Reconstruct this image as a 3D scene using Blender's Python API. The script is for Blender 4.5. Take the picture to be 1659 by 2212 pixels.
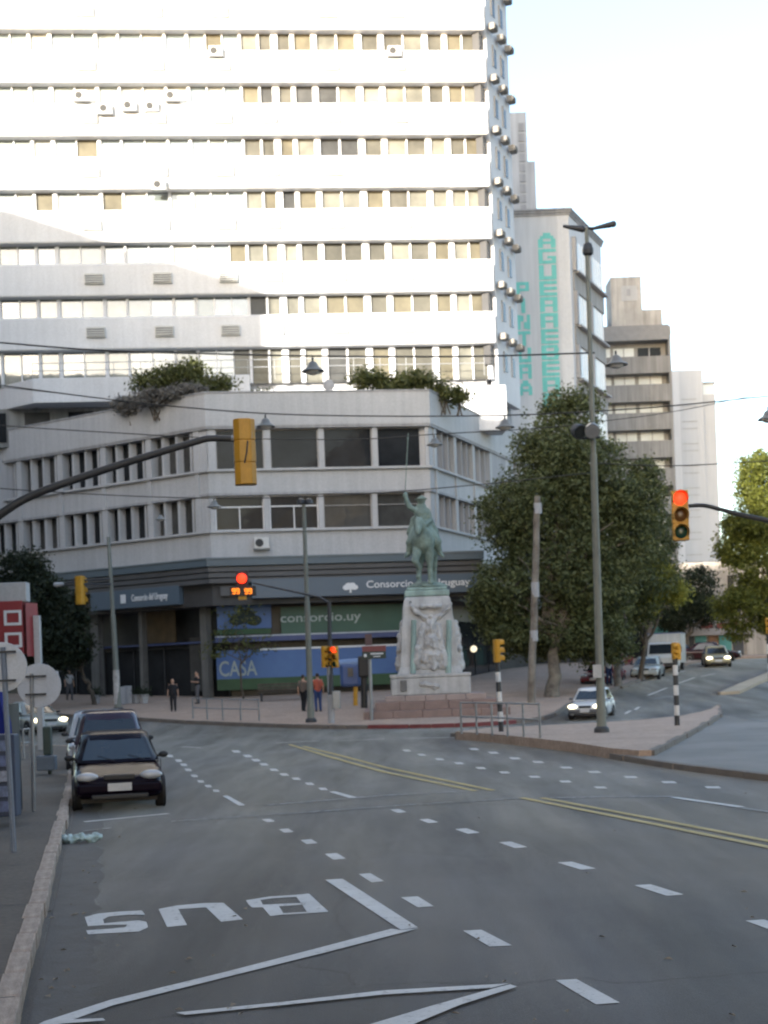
import bpy, bmesh, math, random
import numpy as np
from mathutils import Vector, Matrix, noise as mnoise

random.seed(7); rng = np.random.default_rng(7)
for o in list(bpy.data.objects): bpy.data.objects.remove(o)
scene = bpy.context.scene
COL = scene.collection

# ------------------------------------------------------------------ camera
F, CX, VH, HC = 3000.0, 829.5, 1447.0, 2.4      # focal (px at 1659 wide), principal point, eye height
ROLL = math.radians(2.1)
cam_d = bpy.data.cameras.new('camera'); cam = bpy.data.objects.new('camera', cam_d); COL.objects.link(cam)
cam_d.sensor_fit = 'HORIZONTAL'; cam_d.sensor_width = 36.0; cam_d.lens = 36.0 * F / 1659.0
cam_d.shift_y = (VH - 1106.0) / 1659.0
cam_d.clip_start = 0.1; cam_d.clip_end = 3000
cam.matrix_world = Matrix.Translation((0, 0, HC)) @ Matrix.Rotation(math.pi / 2, 4, 'X') @ Matrix.Rotation(-ROLL, 4, 'Z')
cam_d.dof.use_dof = True; cam_d.dof.focus_distance = 8.0; cam_d.dof.aperture_fstop = 5.5
scene.camera = cam
scene.render.resolution_x = 768; scene.render.resolution_y = 1024

# ------------------------------------------------------------------ sky, sun, exposure
SUN = Vector((-0.45, -0.89, 0.25)).normalized()     # towards the sun
elev = math.asin(SUN.z); azim = math.atan2(SUN.x, SUN.y)
world = bpy.data.worlds.new('World'); scene.world = world; world.use_nodes = True
wn = world.node_tree; wn.nodes.clear()
sky = wn.nodes.new('ShaderNodeTexSky'); sky.sky_type = 'NISHITA'; sky.sun_disc = False
sky.sun_elevation = elev; sky.sun_rotation = azim
sky.air_density = 1.0; sky.dust_density = 2.0; sky.ozone_density = 1.0; sky.altitude = 0
bg = wn.nodes.new('ShaderNodeBackground'); bg.inputs['Strength'].default_value = 0.15
wo = wn.nodes.new('ShaderNodeOutputWorld')
wn.links.new(sky.outputs[0], bg.inputs[0]); wn.links.new(bg.outputs[0], wo.inputs[0])
sl = bpy.data.lights.new('sun', 'SUN'); sl.energy = 4.0; sl.angle = math.radians(0.6); sl.color = (1.0, 0.93, 0.82)
so = bpy.data.objects.new('sun', sl); COL.objects.link(so); so.location = (-40, -80, 60)
so.rotation_euler = (-SUN).to_track_quat('-Z', 'Y').to_euler()
scene.view_settings.view_transform = 'Standard'; scene.view_settings.look = 'None'
scene.view_settings.gamma = 1.0; scene.view_settings.use_curve_mapping = False
scene.view_settings.exposure = 2.0
scene.render.engine = 'CYCLES'
scene.cycles.filter_width = 1.9

# ------------------------------------------------------------------ pixel <-> world (photo at 1659 x 2212)
TY = [-400, 55, 57, 59, 92, 95, 140, 1500]
TZ = [0, 0, 0.02, 0.11, 1.92, 2.03, 2.93, 2.93]
def T(y): return float(np.interp(y, TY, TZ))
CR, SR = math.cos(ROLL), math.sin(ROLL)
def ray(u, v):
    a, b = u - CX, VH - v
    return (a * CR + b * SR) / F, (-a * SR + b * CR) / F
def at(u, v, y):
    a, b = ray(u, v); return Vector((a * y, y, HC + b * y))
def G(u, v, dz=0.0):
    a, b = ray(u, v); lo, hi = 2.0, 400.0
    f = lambda y: HC + b * y - T(y) - dz
    for _ in range(60):
        m = (lo + hi) / 2
        if f(m) > 0: lo = m
        else: hi = m
    y = (lo + hi) / 2
    return Vector((a * y, y, T(y) + dz))
def pix(x, y, z):
    a, b = F * x / y, F * (z - HC) / y
    return CX + a * CR - b * SR, VH - (a * SR + b * CR)

class Fr:                                   # a vertical facade: origin A, running to B, normal towards the camera side
    def __init__(s, A, B):
        s.A = Vector((A[0], A[1], 0)); d = Vector((B[0] - A[0], B[1] - A[1], 0)); s.L = d.length; s.u = d / s.L
        n = Vector((s.u.y, -s.u.x, 0))
        if n.dot(s.A) > 0: n = -n
        s.n = n
    def pt(s, x, z, d=0.0): return s.A + s.u * x + s.n * d + Vector((0, 0, z))
    def hit(s, u, v, d=0.0):
        a, b = ray(u, v); A = s.A + s.n * d
        k = A.dot(s.n) / (a * s.n.x + s.n.y)
        p = Vector((a * k, k, HC + b * k)); return (p - A).dot(s.u), p.z

# ------------------------------------------------------------------ mesh builder
class MB:
    def __init__(s, M=None): s.v = []; s.f = []; s.mi = []; s.M = M; s.m = 0
    def add(s, vs, fs):
        n = len(s.v)
        s.v += [(s.M @ Vector(p)) if s.M else Vector(p) for p in vs]
        for f in fs: s.f.append([i + n for i in f]); s.mi.append(s.m)
        return s
    def box(s, c, d, M=None):
        x, y, z = d[0] / 2, d[1] / 2, d[2] / 2
        vs = [Vector((sx * x, sy * y, sz * z)) for sz in (-1, 1) for sx, sy in ((-1, -1), (1, -1), (1, 1), (-1, 1))]
        if M: vs = [M @ p for p in vs]
        return s.add([p + Vector(c) for p in vs], [(3, 2, 1, 0), (4, 5, 6, 7), (0, 1, 5, 4), (1, 2, 6, 5), (2, 3, 7, 6), (3, 0, 4, 7)])
    def fbox(s, fr, x0, x1, z0, z1, d0, d1):
        vs = [fr.pt(x, z, d) for z in (z0, z1) for x, d in ((x0, d1), (x1, d1), (x1, d0), (x0, d0))]
        return s.add(vs, [(3, 2, 1, 0), (4, 5, 6, 7), (0, 1, 5, 4), (1, 2, 6, 5), (2, 3, 7, 6), (3, 0, 4, 7)])
    def prism(s, pts, z0, z1):
        n = len(pts); g = lambda z, i: z[i] if hasattr(z, '__len__') else z
        vs = [(p[0], p[1], g(z0, i)) for i, p in enumerate(pts)] + [(p[0], p[1], g(z1, i)) for i, p in enumerate(pts)]
        return s.add(vs, [list(range(n))[::-1], list(range(n, 2 * n))] + [(i, (i + 1) % n, n + (i + 1) % n, n + i) for i in range(n)])
    def tube(s, path, r, seg=10, cap=True):
        path = [Vector(p) for p in path]; n = len(path)
        rr = r if hasattr(r, '__len__') else [r] * n
        vs = []; prev = None
        for i, p in enumerate(path):
            t = (path[min(i + 1, n - 1)] - path[max(i - 1, 0)]).normalized()
            if prev is None:
                a = Vector((0, 0, 1)) if abs(t.z) < .9 else Vector((1, 0, 0)); a = a - t * a.dot(t)
            else: a = prev - t * prev.dot(t)
            a.normalize(); prev = a; b = t.cross(a)
            for k in range(seg):
                q = 2 * math.pi * k / seg; vs.append(p + (a * math.cos(q) + b * math.sin(q)) * rr[i])
        fs = [(i * seg + k, i * seg + (k + 1) % seg, (i + 1) * seg + (k + 1) % seg, (i + 1) * seg + k) for i in range(n - 1) for k in range(seg)]
        if cap: fs += [list(range(seg))[::-1], list(range((n - 1) * seg, n * seg))]
        return s.add(vs, fs)
    def lathe(s, prof, c=(0, 0, 0), seg=16, axis='Z'):
        vs = []; n = len(prof)
        for r, h in prof:
            for k in range(seg):
                q = 2 * math.pi * k / seg; x, y = r * math.cos(q), r * math.sin(q)
                p = {'Z': (x, y, h), 'Y': (x, h, y), 'X': (h, x, y)}[axis]
                vs.append(Vector(p) + Vector(c))
        fs = [(i * seg + k, i * seg + (k + 1) % seg, (i + 1) * seg + (k + 1) % seg, (i + 1) * seg + k) for i in range(n - 1) for k in range(seg)]
        fs += [list(range(seg))[::-1], list(range((n - 1) * seg, n * seg))]
        return s.add(vs, fs)
    def ball(s, c, r, seg=12, rings=8):
        r = Vector(r) if hasattr(r, '__len__') else Vector((r, r, r))
        vs = [Vector(c) + Vector((0, 0, -r.z))]
        for i in range(1, rings):
            ph = -math.pi / 2 + math.pi * i / rings
            for k in range(seg):
                q = 2 * math.pi * k / seg
                vs.append(Vector(c) + Vector((r.x * math.cos(ph) * math.cos(q), r.y * math.cos(ph) * math.sin(q), r.z * math.sin(ph))))
        vs.append(Vector(c) + Vector((0, 0, r.z))); e = len(vs) - 1
        fs = [(0, 1 + (k + 1) % seg, 1 + k) for k in range(seg)]
        fs += [(1 + i * seg + k, 1 + i * seg + (k + 1) % seg, 1 + (i + 1) * seg + (k + 1) % seg, 1 + (i + 1) * seg + k) for i in range(rings - 2) for k in range(seg)]
        fs += [(1 + (rings - 2) * seg + k, 1 + (rings - 2) * seg + (k + 1) % seg, e) for k in range(seg)]
        return s.add(vs, fs)
    def cap(s, p0, p1, r0, r1, seg=10):                 # capsule-like tapered limb
        s.tube([p0, p1], [r0, r1], seg); s.ball(p0, r0, seg, 6); s.ball(p1, r1, seg, 6); return s
    def quad(s, a, b, c, d): return s.add([a, b, c, d], [(0, 1, 2, 3)])

def wloc(o):
    l = Vector(o.location)
    while o.parent: o = o.parent; l += Vector(o.location)
    return l
def tagp(o, label=None, cat=None, group=None, kind=None):
    if label: o['label'] = label
    if cat: o['category'] = cat
    if group: o['group'] = group
    if kind: o['kind'] = kind
    return o
def empty(name, loc, label=None, cat=None, group=None, rz=0.0):
    o = bpy.data.objects.new(name, None); COL.objects.link(o); o.location = loc; o.rotation_euler = (0, 0, rz)
    o.empty_display_size = .2
    return tagp(o, label, cat, group)
def obj(name, mb, mats, parent=None, smooth=False, bevel=0, local=False, fix=True, label=None, cat=None, group=None, kind=None, ang=40):
    """world-coordinate mesh; local=True when the coordinates are already the parent's own"""
    off = Vector((0, 0, 0)) if (parent is None or local) else wloc(parent)
    if parent is None and not local and mb.v and kind is None:
        lo = Vector([min(p[i] for p in mb.v) for i in range(3)]); hi = Vector([max(p[i] for p in mb.v) for i in range(3)])
        off = Vector(((lo.x + hi.x) / 2, (lo.y + hi.y) / 2, lo.z))
    me = bpy.data.meshes.new(name); me.from_pydata([tuple(p - off) for p in mb.v], [], mb.f)
    mats = mats if isinstance(mats, (list, tuple)) else [mats]
    for m in mats: me.materials.append(m)
    if len(mats) > 1: me.polygons.foreach_set('material_index', mb.mi)
    if fix:
        bm = bmesh.new(); bm.from_mesh(me); bmesh.ops.recalc_face_normals(bm, faces=bm.faces); bm.to_mesh(me); bm.free()
    if smooth:
        me.polygons.foreach_set('use_smooth', [True] * len(me.polygons)); me.set_sharp_from_angle(angle=math.radians(ang))
    me.update()
    o = bpy.data.objects.new(name, me); COL.objects.link(o)
    if parent: o.parent = parent
    else: o.location = off
    if bevel:
        b = o.modifiers.new('bevel', 'BEVEL'); b.width = bevel; b.segments = 2; b.limit_method = 'ANGLE'; b.angle_limit = math.radians(40)
    return tagp(o, label, cat, group, kind)
def inst(src, name, M, parent=None, label=None, cat=None, group=None):
    o = bpy.data.objects.new(name, src); COL.objects.link(o); o.parent = parent
    if parent: M = Matrix.Translation(-wloc(parent)) @ M
    o.matrix_local = M
    return tagp(o, label, cat, group)
def kids(o): return [c for c in bpy.data.objects if c.parent == o]
CHILD = {}
def copy_tree(o, parent=None):
    c = o.copy(); COL.objects.link(c); c.parent = parent
    for ch in o.children: copy_tree(ch, c)
    return c
def remesh(name, mb, mat, voxel, parent=None, local=False, smooth_it=3, disp=None, **kw):
    o = obj(name, mb, mat, parent, local=local, fix=True, **kw)
    r = o.modifiers.new('r', 'REMESH'); r.mode = 'VOXEL'; r.voxel_size = voxel
    if smooth_it:
        sm = o.modifiers.new('s', 'SMOOTH'); sm.iterations = smooth_it; sm.factor = .5
    bpy.context.view_layer.update()
    dg = bpy.context.evaluated_depsgraph_get()
    me = bpy.data.meshes.new_from_object(o.evaluated_get(dg)); o.modifiers.clear()
    if disp:
        amp, sc = disp
        for vt in me.vertices:
            p = vt.co * sc
            n = mnoise.noise(p) + .5 * mnoise.noise(p * 2.1)
            vt.co = vt.co + vt.normal * amp * n
    if not me.materials: me.materials.append(mat)
    me.polygons.foreach_set('use_smooth', [True] * len(me.polygons)); me.update()
    o.data = me; return o

# ------------------------------------------------------------------ materials
MATS = {}
def mat(name, col, rough=.8, var=.15, scale=2.0, bump=0.0, metal=0.0, spec=.4, streak=0.0, emis=None, estr=0.0, fine=.06, bscale=40.0, coat=0.0, col2=None):
    if name in MATS: return MATS[name]
    m = bpy.data.materials.new(name); m.use_nodes = True; nt = m.node_tree; N = nt.nodes; K = nt.links
    b = N['Principled BSDF']; b.inputs['Roughness'].default_value = rough; b.inputs['Metallic'].default_value = metal
    b.inputs['Specular IOR Level'].default_value = spec; b.inputs['Coat Weight'].default_value = coat
    tc = N.new('ShaderNodeTexCoord')
    n1 = N.new('ShaderNodeTexNoise'); n1.inputs['Scale'].default_value = scale; n1.inputs['Detail'].default_value = 5; n1.inputs['Roughness'].default_value = .6
    K.new(tc.outputs['Object'], n1.inputs['Vector'])
    c = Vector(col); d = Vector(col2) if col2 else None
    mx = N.new('ShaderNodeMix'); mx.data_type = 'RGBA'
    r = N.new('ShaderNodeMapRange'); r.inputs['From Min'].default_value = .3; r.inputs['From Max'].default_value = .7
    K.new(n1.outputs['Fac'], r.inputs['Value']); K.new(r.outputs[0], mx.inputs['Factor'])
    A = (d if d else c * (1 - var)); B = c if d else c * (1 + var)
    mx.inputs['A'].default_value = (*[min(x, .95) for x in A], 1); mx.inputs['B'].default_value = (*[min(x, .95) for x in B], 1)
    last = mx.outputs['Result']
    def mul(src, vec, sc, det, lo, hi, fmin=.35, fmax=.65):
        n = N.new('ShaderNodeTexNoise'); n.inputs['Scale'].default_value = sc; n.inputs['Detail'].default_value = det
        K.new(vec, n.inputs['Vector'])
        rr = N.new('ShaderNodeMapRange'); rr.inputs['From Min'].default_value = fmin; rr.inputs['From Max'].default_value = fmax
        rr.inputs['To Min'].default_value = lo; rr.inputs['To Max'].default_value = hi
        K.new(n.outputs['Fac'], rr.inputs['Value'])
        mm = N.new('ShaderNodeMix'); mm.data_type = 'RGBA'; mm.blend_type = 'MULTIPLY'; mm.inputs['Factor'].default_value = 1
        K.new(src, mm.inputs['A']); K.new(rr.outputs[0], mm.inputs['B']); return mm.outputs['Result']
    if fine: last = mul(last, tc.outputs['Object'], bscale, 3, 1 - fine, 1 + fine)
    if streak:
        mp = N.new('ShaderNodeMapping'); mp.inputs['Scale'].default_value = (2.2, 2.2, .12); K.new(tc.outputs['Object'], mp.inputs['Vector'])
        last = mul(last, mp.outputs[0], 1.6, 6, 1 - streak, 1.0, .38, .62)
    K.new(last, b.inputs['Base Color'])
    if bump:
        n2 = N.new('ShaderNodeTexNoise'); n2.inputs['Scale'].default_value = bscale; n2.inputs['Detail'].default_value = 4
        K.new(tc.outputs['Object'], n2.inputs['Vector'])
        bp = N.new('ShaderNodeBump'); bp.inputs['Strength'].default_value = bump; bp.inputs['Distance'].default_value = .02
        K.new(n2.outputs['Fac'], bp.inputs['Height']); K.new(bp.outputs[0], b.inputs['Normal'])
    if emis:
        b.inputs['Emission Color'].default_value = (*emis, 1); b.inputs['Emission Strength'].default_value = estr
    MATS[name] = m; return m
def glass(name, col, rough=.04, wob=.15, spec=.6, scale=.6, var=.35):
    m = mat(name, col, rough, var, scale, spec=spec, fine=0)
    nt = m.node_tree; N = nt.nodes; K = nt.links; b = N['Principled BSDF']; b.inputs['IOR'].default_value = 1.5
    n2 = N.new('ShaderNodeTexNoise'); n2.inputs['Scale'].default_value = 1.3
    tc = N.new('ShaderNodeTexCoord'); K.new(tc.outputs['Object'], n2.inputs['Vector'])
    bp = N.new('ShaderNodeBump'); bp.inputs['Strength'].default_value = wob; bp.inputs['Distance'].default_value = .03
    K.new(n2.outputs['Fac'], bp.inputs['Height']); K.new(bp.outputs[0], b.inputs['Normal']); return m
def leafmat(name, col, col2, trans=.3):
    m = bpy.data.materials.new(name); m.use_nodes = True; nt = m.node_tree; N = nt.nodes; K = nt.links; N.clear()
    geo = N.new('ShaderNodeNewGeometry'); tc = N.new('ShaderNodeTexCoord')
    n1 = N.new('ShaderNodeTexNoise'); n1.inputs['Scale'].default_value = .55; K.new(tc.outputs['Object'], n1.inputs['Vector'])
    ad = N.new('ShaderNodeMath'); ad.operation = 'ADD'; K.new(n1.outputs['Fac'], ad.inputs[0])
    ml = N.new('ShaderNodeMath'); ml.operation = 'MULTIPLY_ADD'; ml.inputs[1].default_value = .9; ml.inputs[2].default_value = -.45
    K.new(geo.outputs['Random Per Island'], ml.inputs[0]); K.new(ml.outputs[0], ad.inputs[1])
    mx = N.new('ShaderNodeMix'); mx.data_type = 'RGBA'; mx.inputs['A'].default_value = (*col, 1); mx.inputs['B'].default_value = (*col2, 1)
    K.new(ad.outputs[0], mx.inputs['Factor'])
    df = N.new('ShaderNodeBsdfPrincipled'); df.inputs['Roughness'].default_value = .55; df.inputs['Specular IOR Level'].default_value = .3
    tr = N.new('ShaderNodeBsdfTranslucent'); ms = N.new('ShaderNodeMixShader'); ms.inputs[0].default_value = trans
    K.new(mx.outputs['Result'], df.inputs['Base Color']); K.new(mx.outputs['Result'], tr.inputs['Color'])
    out = N.new('ShaderNodeOutputMaterial'); K.new(df.outputs[0], ms.inputs[1]); K.new(tr.outputs[0], ms.inputs[2]); K.new(ms.outputs[0], out.inputs[0])
    MATS[name] = m; return m
def emit(name, col, s): return mat(name, [c * .3 for c in col], .4, .02, emis=col, estr=s, fine=0)

def asphalt():
    m = mat('asphalt', (.046, .049, .056), .75, .10, .10, bump=.35, fine=.28, bscale=70, spec=.42)
    nt = m.node_tree; N = nt.nodes; K = nt.links; b = N['Principled BSDF']
    src = b.inputs['Base Color'].links[0].from_socket; tc = N.new('ShaderNodeTexCoord')
    def layer(src, rot, sc, lo, hi, a, c, det=4, nsc=1.0):
        mp = N.new('ShaderNodeMapping'); mp.inputs['Rotation'].default_value = (0, 0, rot); mp.inputs['Scale'].default_value = sc
        K.new(tc.outputs['Object'], mp.inputs['Vector'])
        n = N.new('ShaderNodeTexNoise'); n.inputs['Scale'].default_value = nsc; n.inputs['Detail'].default_value = det; K.new(mp.outputs[0], n.inputs['Vector'])
        r = N.new('ShaderNodeMapRange'); r.inputs['From Min'].default_value = a; r.inputs['From Max'].default_value = c
        r.inputs['To Min'].default_value = lo; r.inputs['To Max'].default_value = hi; K.new(n.outputs['Fac'], r.inputs['Value'])
        mm = N.new('ShaderNodeMix'); mm.data_type = 'RGBA'; mm.blend_type = 'MULTIPLY'; mm.inputs['Factor'].default_value = 1
        K.new(src, mm.inputs['A']); K.new(r.outputs[0], mm.inputs['B']); return mm.outputs['Result']
    src = layer(src, math.radians(-13), (.9, .06, 1), .55, 1.35, .3, .7)          # wheel-worn streaks along the lanes
    src = layer(src, math.radians(30), (.26, .26, 1), .58, 1.18, .34, .6, 7)         # blotches, oil
    src = layer(src, math.radians(-80), (.9, .10, 1), .76, 1.12, .38, .62, 6)          # streaks of turning traffic
    # cracks / tar joints
    vo = N.new('ShaderNodeTexVoronoi'); vo.feature = 'DISTANCE_TO_EDGE'; vo.inputs['Scale'].default_value = .16
    nw = N.new('ShaderNodeTexNoise'); nw.inputs['Scale'].default_value = .8; nw.inputs['Detail'].default_value = 6
    va = N.new('ShaderNodeVectorMath'); va.operation = 'ADD'; K.new(tc.outputs['Object'], va.inputs[0]); K.new(tc.outputs['Object'], nw.inputs['Vector']); K.new(nw.outputs['Color'], va.inputs[1])
    K.new(va.outputs[0], vo.inputs['Vector'])
    rr = N.new('ShaderNodeMapRange'); rr.inputs['From Max'].default_value = .006; rr.inputs['To Min'].default_value = .5; K.new(vo.outputs['Distance'], rr.inputs['Value'])
    mm = N.new('ShaderNodeMix'); mm.data_type = 'RGBA'; mm.blend_type = 'MULTIPLY'; mm.inputs['Factor'].default_value = 1
    K.new(src, mm.inputs['A']); K.new(rr.outputs[0], mm.inputs['B']); K.new(mm.outputs['Result'], b.inputs['Base Color'])
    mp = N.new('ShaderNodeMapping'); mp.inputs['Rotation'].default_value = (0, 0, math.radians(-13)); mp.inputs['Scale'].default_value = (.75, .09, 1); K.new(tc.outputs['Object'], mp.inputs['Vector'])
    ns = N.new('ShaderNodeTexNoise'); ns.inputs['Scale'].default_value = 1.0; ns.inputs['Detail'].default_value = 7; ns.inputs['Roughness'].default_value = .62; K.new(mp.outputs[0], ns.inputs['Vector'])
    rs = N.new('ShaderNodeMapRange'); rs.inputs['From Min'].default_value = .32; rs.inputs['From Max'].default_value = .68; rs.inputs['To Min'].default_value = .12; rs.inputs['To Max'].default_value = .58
    K.new(ns.outputs['Fac'], rs.inputs['Value']); K.new(rs.outputs[0], b.inputs['Sheen Weight'])          # sheen added to brighten the far road, streaked along tyre-polished tracks
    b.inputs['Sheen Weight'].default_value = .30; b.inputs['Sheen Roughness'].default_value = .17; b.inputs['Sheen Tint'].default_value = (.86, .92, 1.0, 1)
    return m
def worn(m, lo=.55, sc=9.0, a=.30, c=.44):                # chipped paint showing the asphalt through
    nt = m.node_tree; N = nt.nodes; K = nt.links; b = N['Principled BSDF']; src = b.inputs['Base Color'].links[0].from_socket
    tc = N.new('ShaderNodeTexCoord'); n = N.new('ShaderNodeTexNoise'); n.inputs['Scale'].default_value = sc; n.inputs['Detail'].default_value = 8; n.inputs['Roughness'].default_value = .75
    K.new(tc.outputs['Object'], n.inputs['Vector'])
    r = N.new('ShaderNodeMapRange'); r.inputs['From Min'].default_value = a; r.inputs['From Max'].default_value = c; K.new(n.outputs['Fac'], r.inputs['Value'])
    mm = N.new('ShaderNodeMix'); mm.data_type = 'RGBA'; mm.inputs['A'].default_value = (.11, .11, .112, 1)
    K.new(r.outputs[0], mm.inputs['Factor']); K.new(src, mm.inputs['B']); K.new(mm.outputs['Result'], b.inputs['Base Color']); return m

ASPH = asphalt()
PAINT = worn(mat('road_paint_white', (.52, .525, .52), .7, .12, 1.5))
PAINTY = worn(mat('road_paint_yellow', (.42, .33, .13), .7, .15, 1.5))
THIN = worn(mat('road_paint_faded', (.36, .37, .38), .75, .2, 1.0), a=.40, c=.58)
PAVE = mat('paving_red', (.36, .265, .205), .85, .12, .8, bump=.2, fine=.14, bscale=9)
PAVEG = mat('paving_grey', (.10, .088, .076), .85, .14, .7, bump=.25, fine=.12, bscale=14)
CONC = mat('concrete_grey', (.22, .21, .195), .85, .14, .6, bump=.2, fine=.1)
KERB = mat('kerb_granite', (.36, .29, .24), .8, .3, 2.3, bump=.3, fine=.12, bscale=25)
KERBD = mat('kerb_dark', (.17, .145, .125), .85, .2, 1.5, bump=.3)
KERBR = mat('kerb_red_paint', (.17, .045, .045), .7, .3, 1.5, bump=.2)
WHITE = mat('white_render', (.56, .565, .58), .75, .05, .25, streak=.06, bump=.08, bscale=12)
OLDW = mat('stained_white_render', (.42, .42, .425), .8, .07, .35, streak=.09, bump=.1, bscale=12)
OLDG = mat('grey_render', (.34, .34, .35), .85, .08, .35, streak=.2, bump=.1)
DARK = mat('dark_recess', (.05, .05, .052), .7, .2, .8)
SLATM = mat('dark_grey_cladding', (.075, .078, .085), .5, .15, .6)
BLUEG = mat('blue_grey_fascia', (.085, .115, .14), .45, .08, .5)
SIGNB = mat('slate_blue_sign', (.08, .112, .15), .4, .05, .3)
LETW = mat('white_letters', (.62, .64, .66), .5, .03)
GL_DARK = glass('glass_dark', (.02, .022, .025), spec=.12)
GL_TAN = glass('glass_tan', (.115, .102, .07), .08, spec=.3)  # tan tone given to the pane colour itself
GL_CURT = glass('glass_white', (.62, .64, .63), .08, spec=.5, var=.1)
GL_TAN2 = glass('glass_grey_tan', (.085, .08, .064), .08, spec=.3)
GL_TAN3 = glass('glass_pale_tan', (.15, .145, .12), .08, spec=.3)
def skyglass(name, col, ior): 
    m = glass(name, col, .03, .05, .5, 1.2, .25); m.node_tree.nodes['Principled BSDF'].inputs['IOR'].default_value = ior; return m
GL_SKY = skyglass('glass_mirroring_sky', (.13, .15, .145), 2.6); GL_SKY2 = skyglass('glass_mirroring_sky_green', (.17, .185, .165), 2.3); GL_CURT2 = skyglass('glass_net_curtain', (.24, .24, .21), 2.2)
GL_MID = glass('glass_grey', (.06, .06, .058), .06, spec=.2)
FRAMEW = mat('white_window_frame', (.68, .68, .69), .5, .04)
FRAMEG = mat('aluminium_frame', (.30, .30, .31), .4, .05, metal=.3)
YEL = mat('signal_yellow', (.52, .27, .025), .45, .12, 3.0, streak=.2)
POLEG = mat('pole_green_grey', (.19, .20, .175), .6, .18, 1.2, streak=.25)
POLED = mat('pole_dark', (.035, .037, .042), .5, .2, 1.5)
BLACK = mat('black_plastic', (.02, .02, .022), .5, .1)
STEEL = mat('galvanised_steel', (.26, .27, .28), .45, .15, 2.0, metal=.4)
WIREM = mat('cable_black', (.02, .02, .02), .6, .1)
BRONZE = mat('verdigris_bronze', (.23, .30, .26), .7, .3, 2.2, metal=.05, col2=(.10, .135, .115), bump=.3, bscale=14)
MARB = mat('weathered_marble', (.45, .44, .43), .7, .16, 1.6, streak=.22, bump=.25, bscale=18)
MARBG = mat('marble_green_stain', (.30, .40, .365), .7, .2, 1.2, streak=.3, bump=.2)
GRAN = mat('red_granite', (.235, .165, .145), .7, .15, 1.8, bump=.15, fine=.15, bscale=40)
GRAN2 = mat('pale_granite', (.33, .26, .235), .75, .15, 1.8, bump=.15, fine=.15, bscale=40)
BARK = mat('bark', (.085, .07, .055), .9, .35, 3.0, bump=.6, bscale=18)
BARKP = mat('plane_bark_patchy', (.22, .19, .15), .9, .1, 2.6, bump=.4, bscale=14, col2=(.06, .05, .042))
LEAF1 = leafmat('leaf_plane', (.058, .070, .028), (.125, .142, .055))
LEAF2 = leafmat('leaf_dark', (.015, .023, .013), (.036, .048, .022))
LEAF3 = leafmat('leaf_painted_sun', (.19, .20, .035), (.33, .32, .065), .4)  # sunlit patch put into the leaf colour; this crown stands in shade
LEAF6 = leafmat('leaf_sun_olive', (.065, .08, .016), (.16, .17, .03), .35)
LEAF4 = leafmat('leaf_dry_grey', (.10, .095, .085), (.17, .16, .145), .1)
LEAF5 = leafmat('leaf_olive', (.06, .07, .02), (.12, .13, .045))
SKINM = mat('skin', (.42, .25, .17), .6, .08)
RED_ON = emit('signal_red_on', (1.0, .03, .008), 1.0)
AMB_ON = emit('countdown_amber_on', (1.0, .22, .012), .8)
HEAD_ON = emit('headlight_on', (1.0, .86, .55), 2.0)
LENSD = mat('lens_unlit', (.02, .022, .02), .25, .1)
LENSG = mat('lens_unlit_green', (.012, .045, .032), .25, .1)
LENSA = mat('lens_unlit_amber', (.10, .045, .012), .25, .1)
TYRE = mat('tyre_rubber', (.018, .018, .019), .85, .1)
RIM = mat('wheel_rim', (.35, .36, .37), .35, .1, metal=.7)
CARGL = glass('car_glass', (.02, .025, .03), .03, .02, .7)
TEAL = mat('teal_letters', (.16, .52, .48), .7, .08, .6, streak=.12)
# ------------------------------------------------------------------ ground sheets
from mathutils.geometry import tessellate_polygon
def clip_y(poly, y, keep_above):
    out = []; n = len(poly)
    for k in range(n):
        a, b = poly[k], poly[(k + 1) % n]; ia, ib = (a[1] >= y) == keep_above or a[1] == y, (b[1] >= y) == keep_above or b[1] == y
        if ia: out.append(a)
        if ia != ib: t = (y - a[1]) / (b[1] - a[1]); out.append((a[0] + (b[0] - a[0]) * t, y))
    return out
def sheet(name, polys, dz, m, parent=None, skirt=0.0, kind=None, label=None):
    w = MB()
    for poly in polys:
        poly = [(p[0], p[1]) for p in poly]
        for tri in tessellate_polygon([[Vector((p[0], p[1], 0)) for p in poly]]):
            t0 = [poly[i] for i in tri]; lo, hi = min(p[1] for p in t0), max(p[1] for p in t0)
            ys = [-1e4] + [y for y in TY if lo < y < hi] + [1e4]
            for a, b in zip(ys, ys[1:]):
                q = clip_y(clip_y(t0, a, True), b, False)
                q2 = [p for k, p in enumerate(q) if (Vector(p) - Vector(q[k - 1])).length > 1e-6]
                if len(q2) > 2:
                    A = sum(q2[k - 1][0] * q2[k][1] - q2[k][0] * q2[k - 1][1] for k in range(len(q2)))
                    if abs(A) < 1e-9: continue
                    if A < 0: q2 = q2[::-1]
                    w.add([(p[0], p[1], T(p[1]) + dz) for p in q2], [list(range(len(q2)))])
        if skirt:
            n = len(poly)
            for k in range(n):
                a, b = Vector(poly[k]), Vector(poly[(k + 1) % n])
                ts = [0] + sorted((y - a.y) / (b.y - a.y) for y in TY if min(a.y, b.y) < y < max(a.y, b.y)) + [1]
                for t0, t1 in zip(ts, ts[1:]):
                    p, q = a.lerp(b, t0), a.lerp(b, t1)
                    w.add([(p.x, p.y, T(p.y) + dz), (q.x, q.y, T(q.y) + dz), (q.x, q.y, T(q.y) + dz - skirt), (p.x, p.y, T(p.y) + dz - skirt)], [(0, 1, 2, 3)])
    o = obj(name, w, m, None, local=True, fix=False, kind=kind or 'x')
    if not kind: del o['kind']
    if parent: o.parent = parent
    return tagp(o, label)
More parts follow.
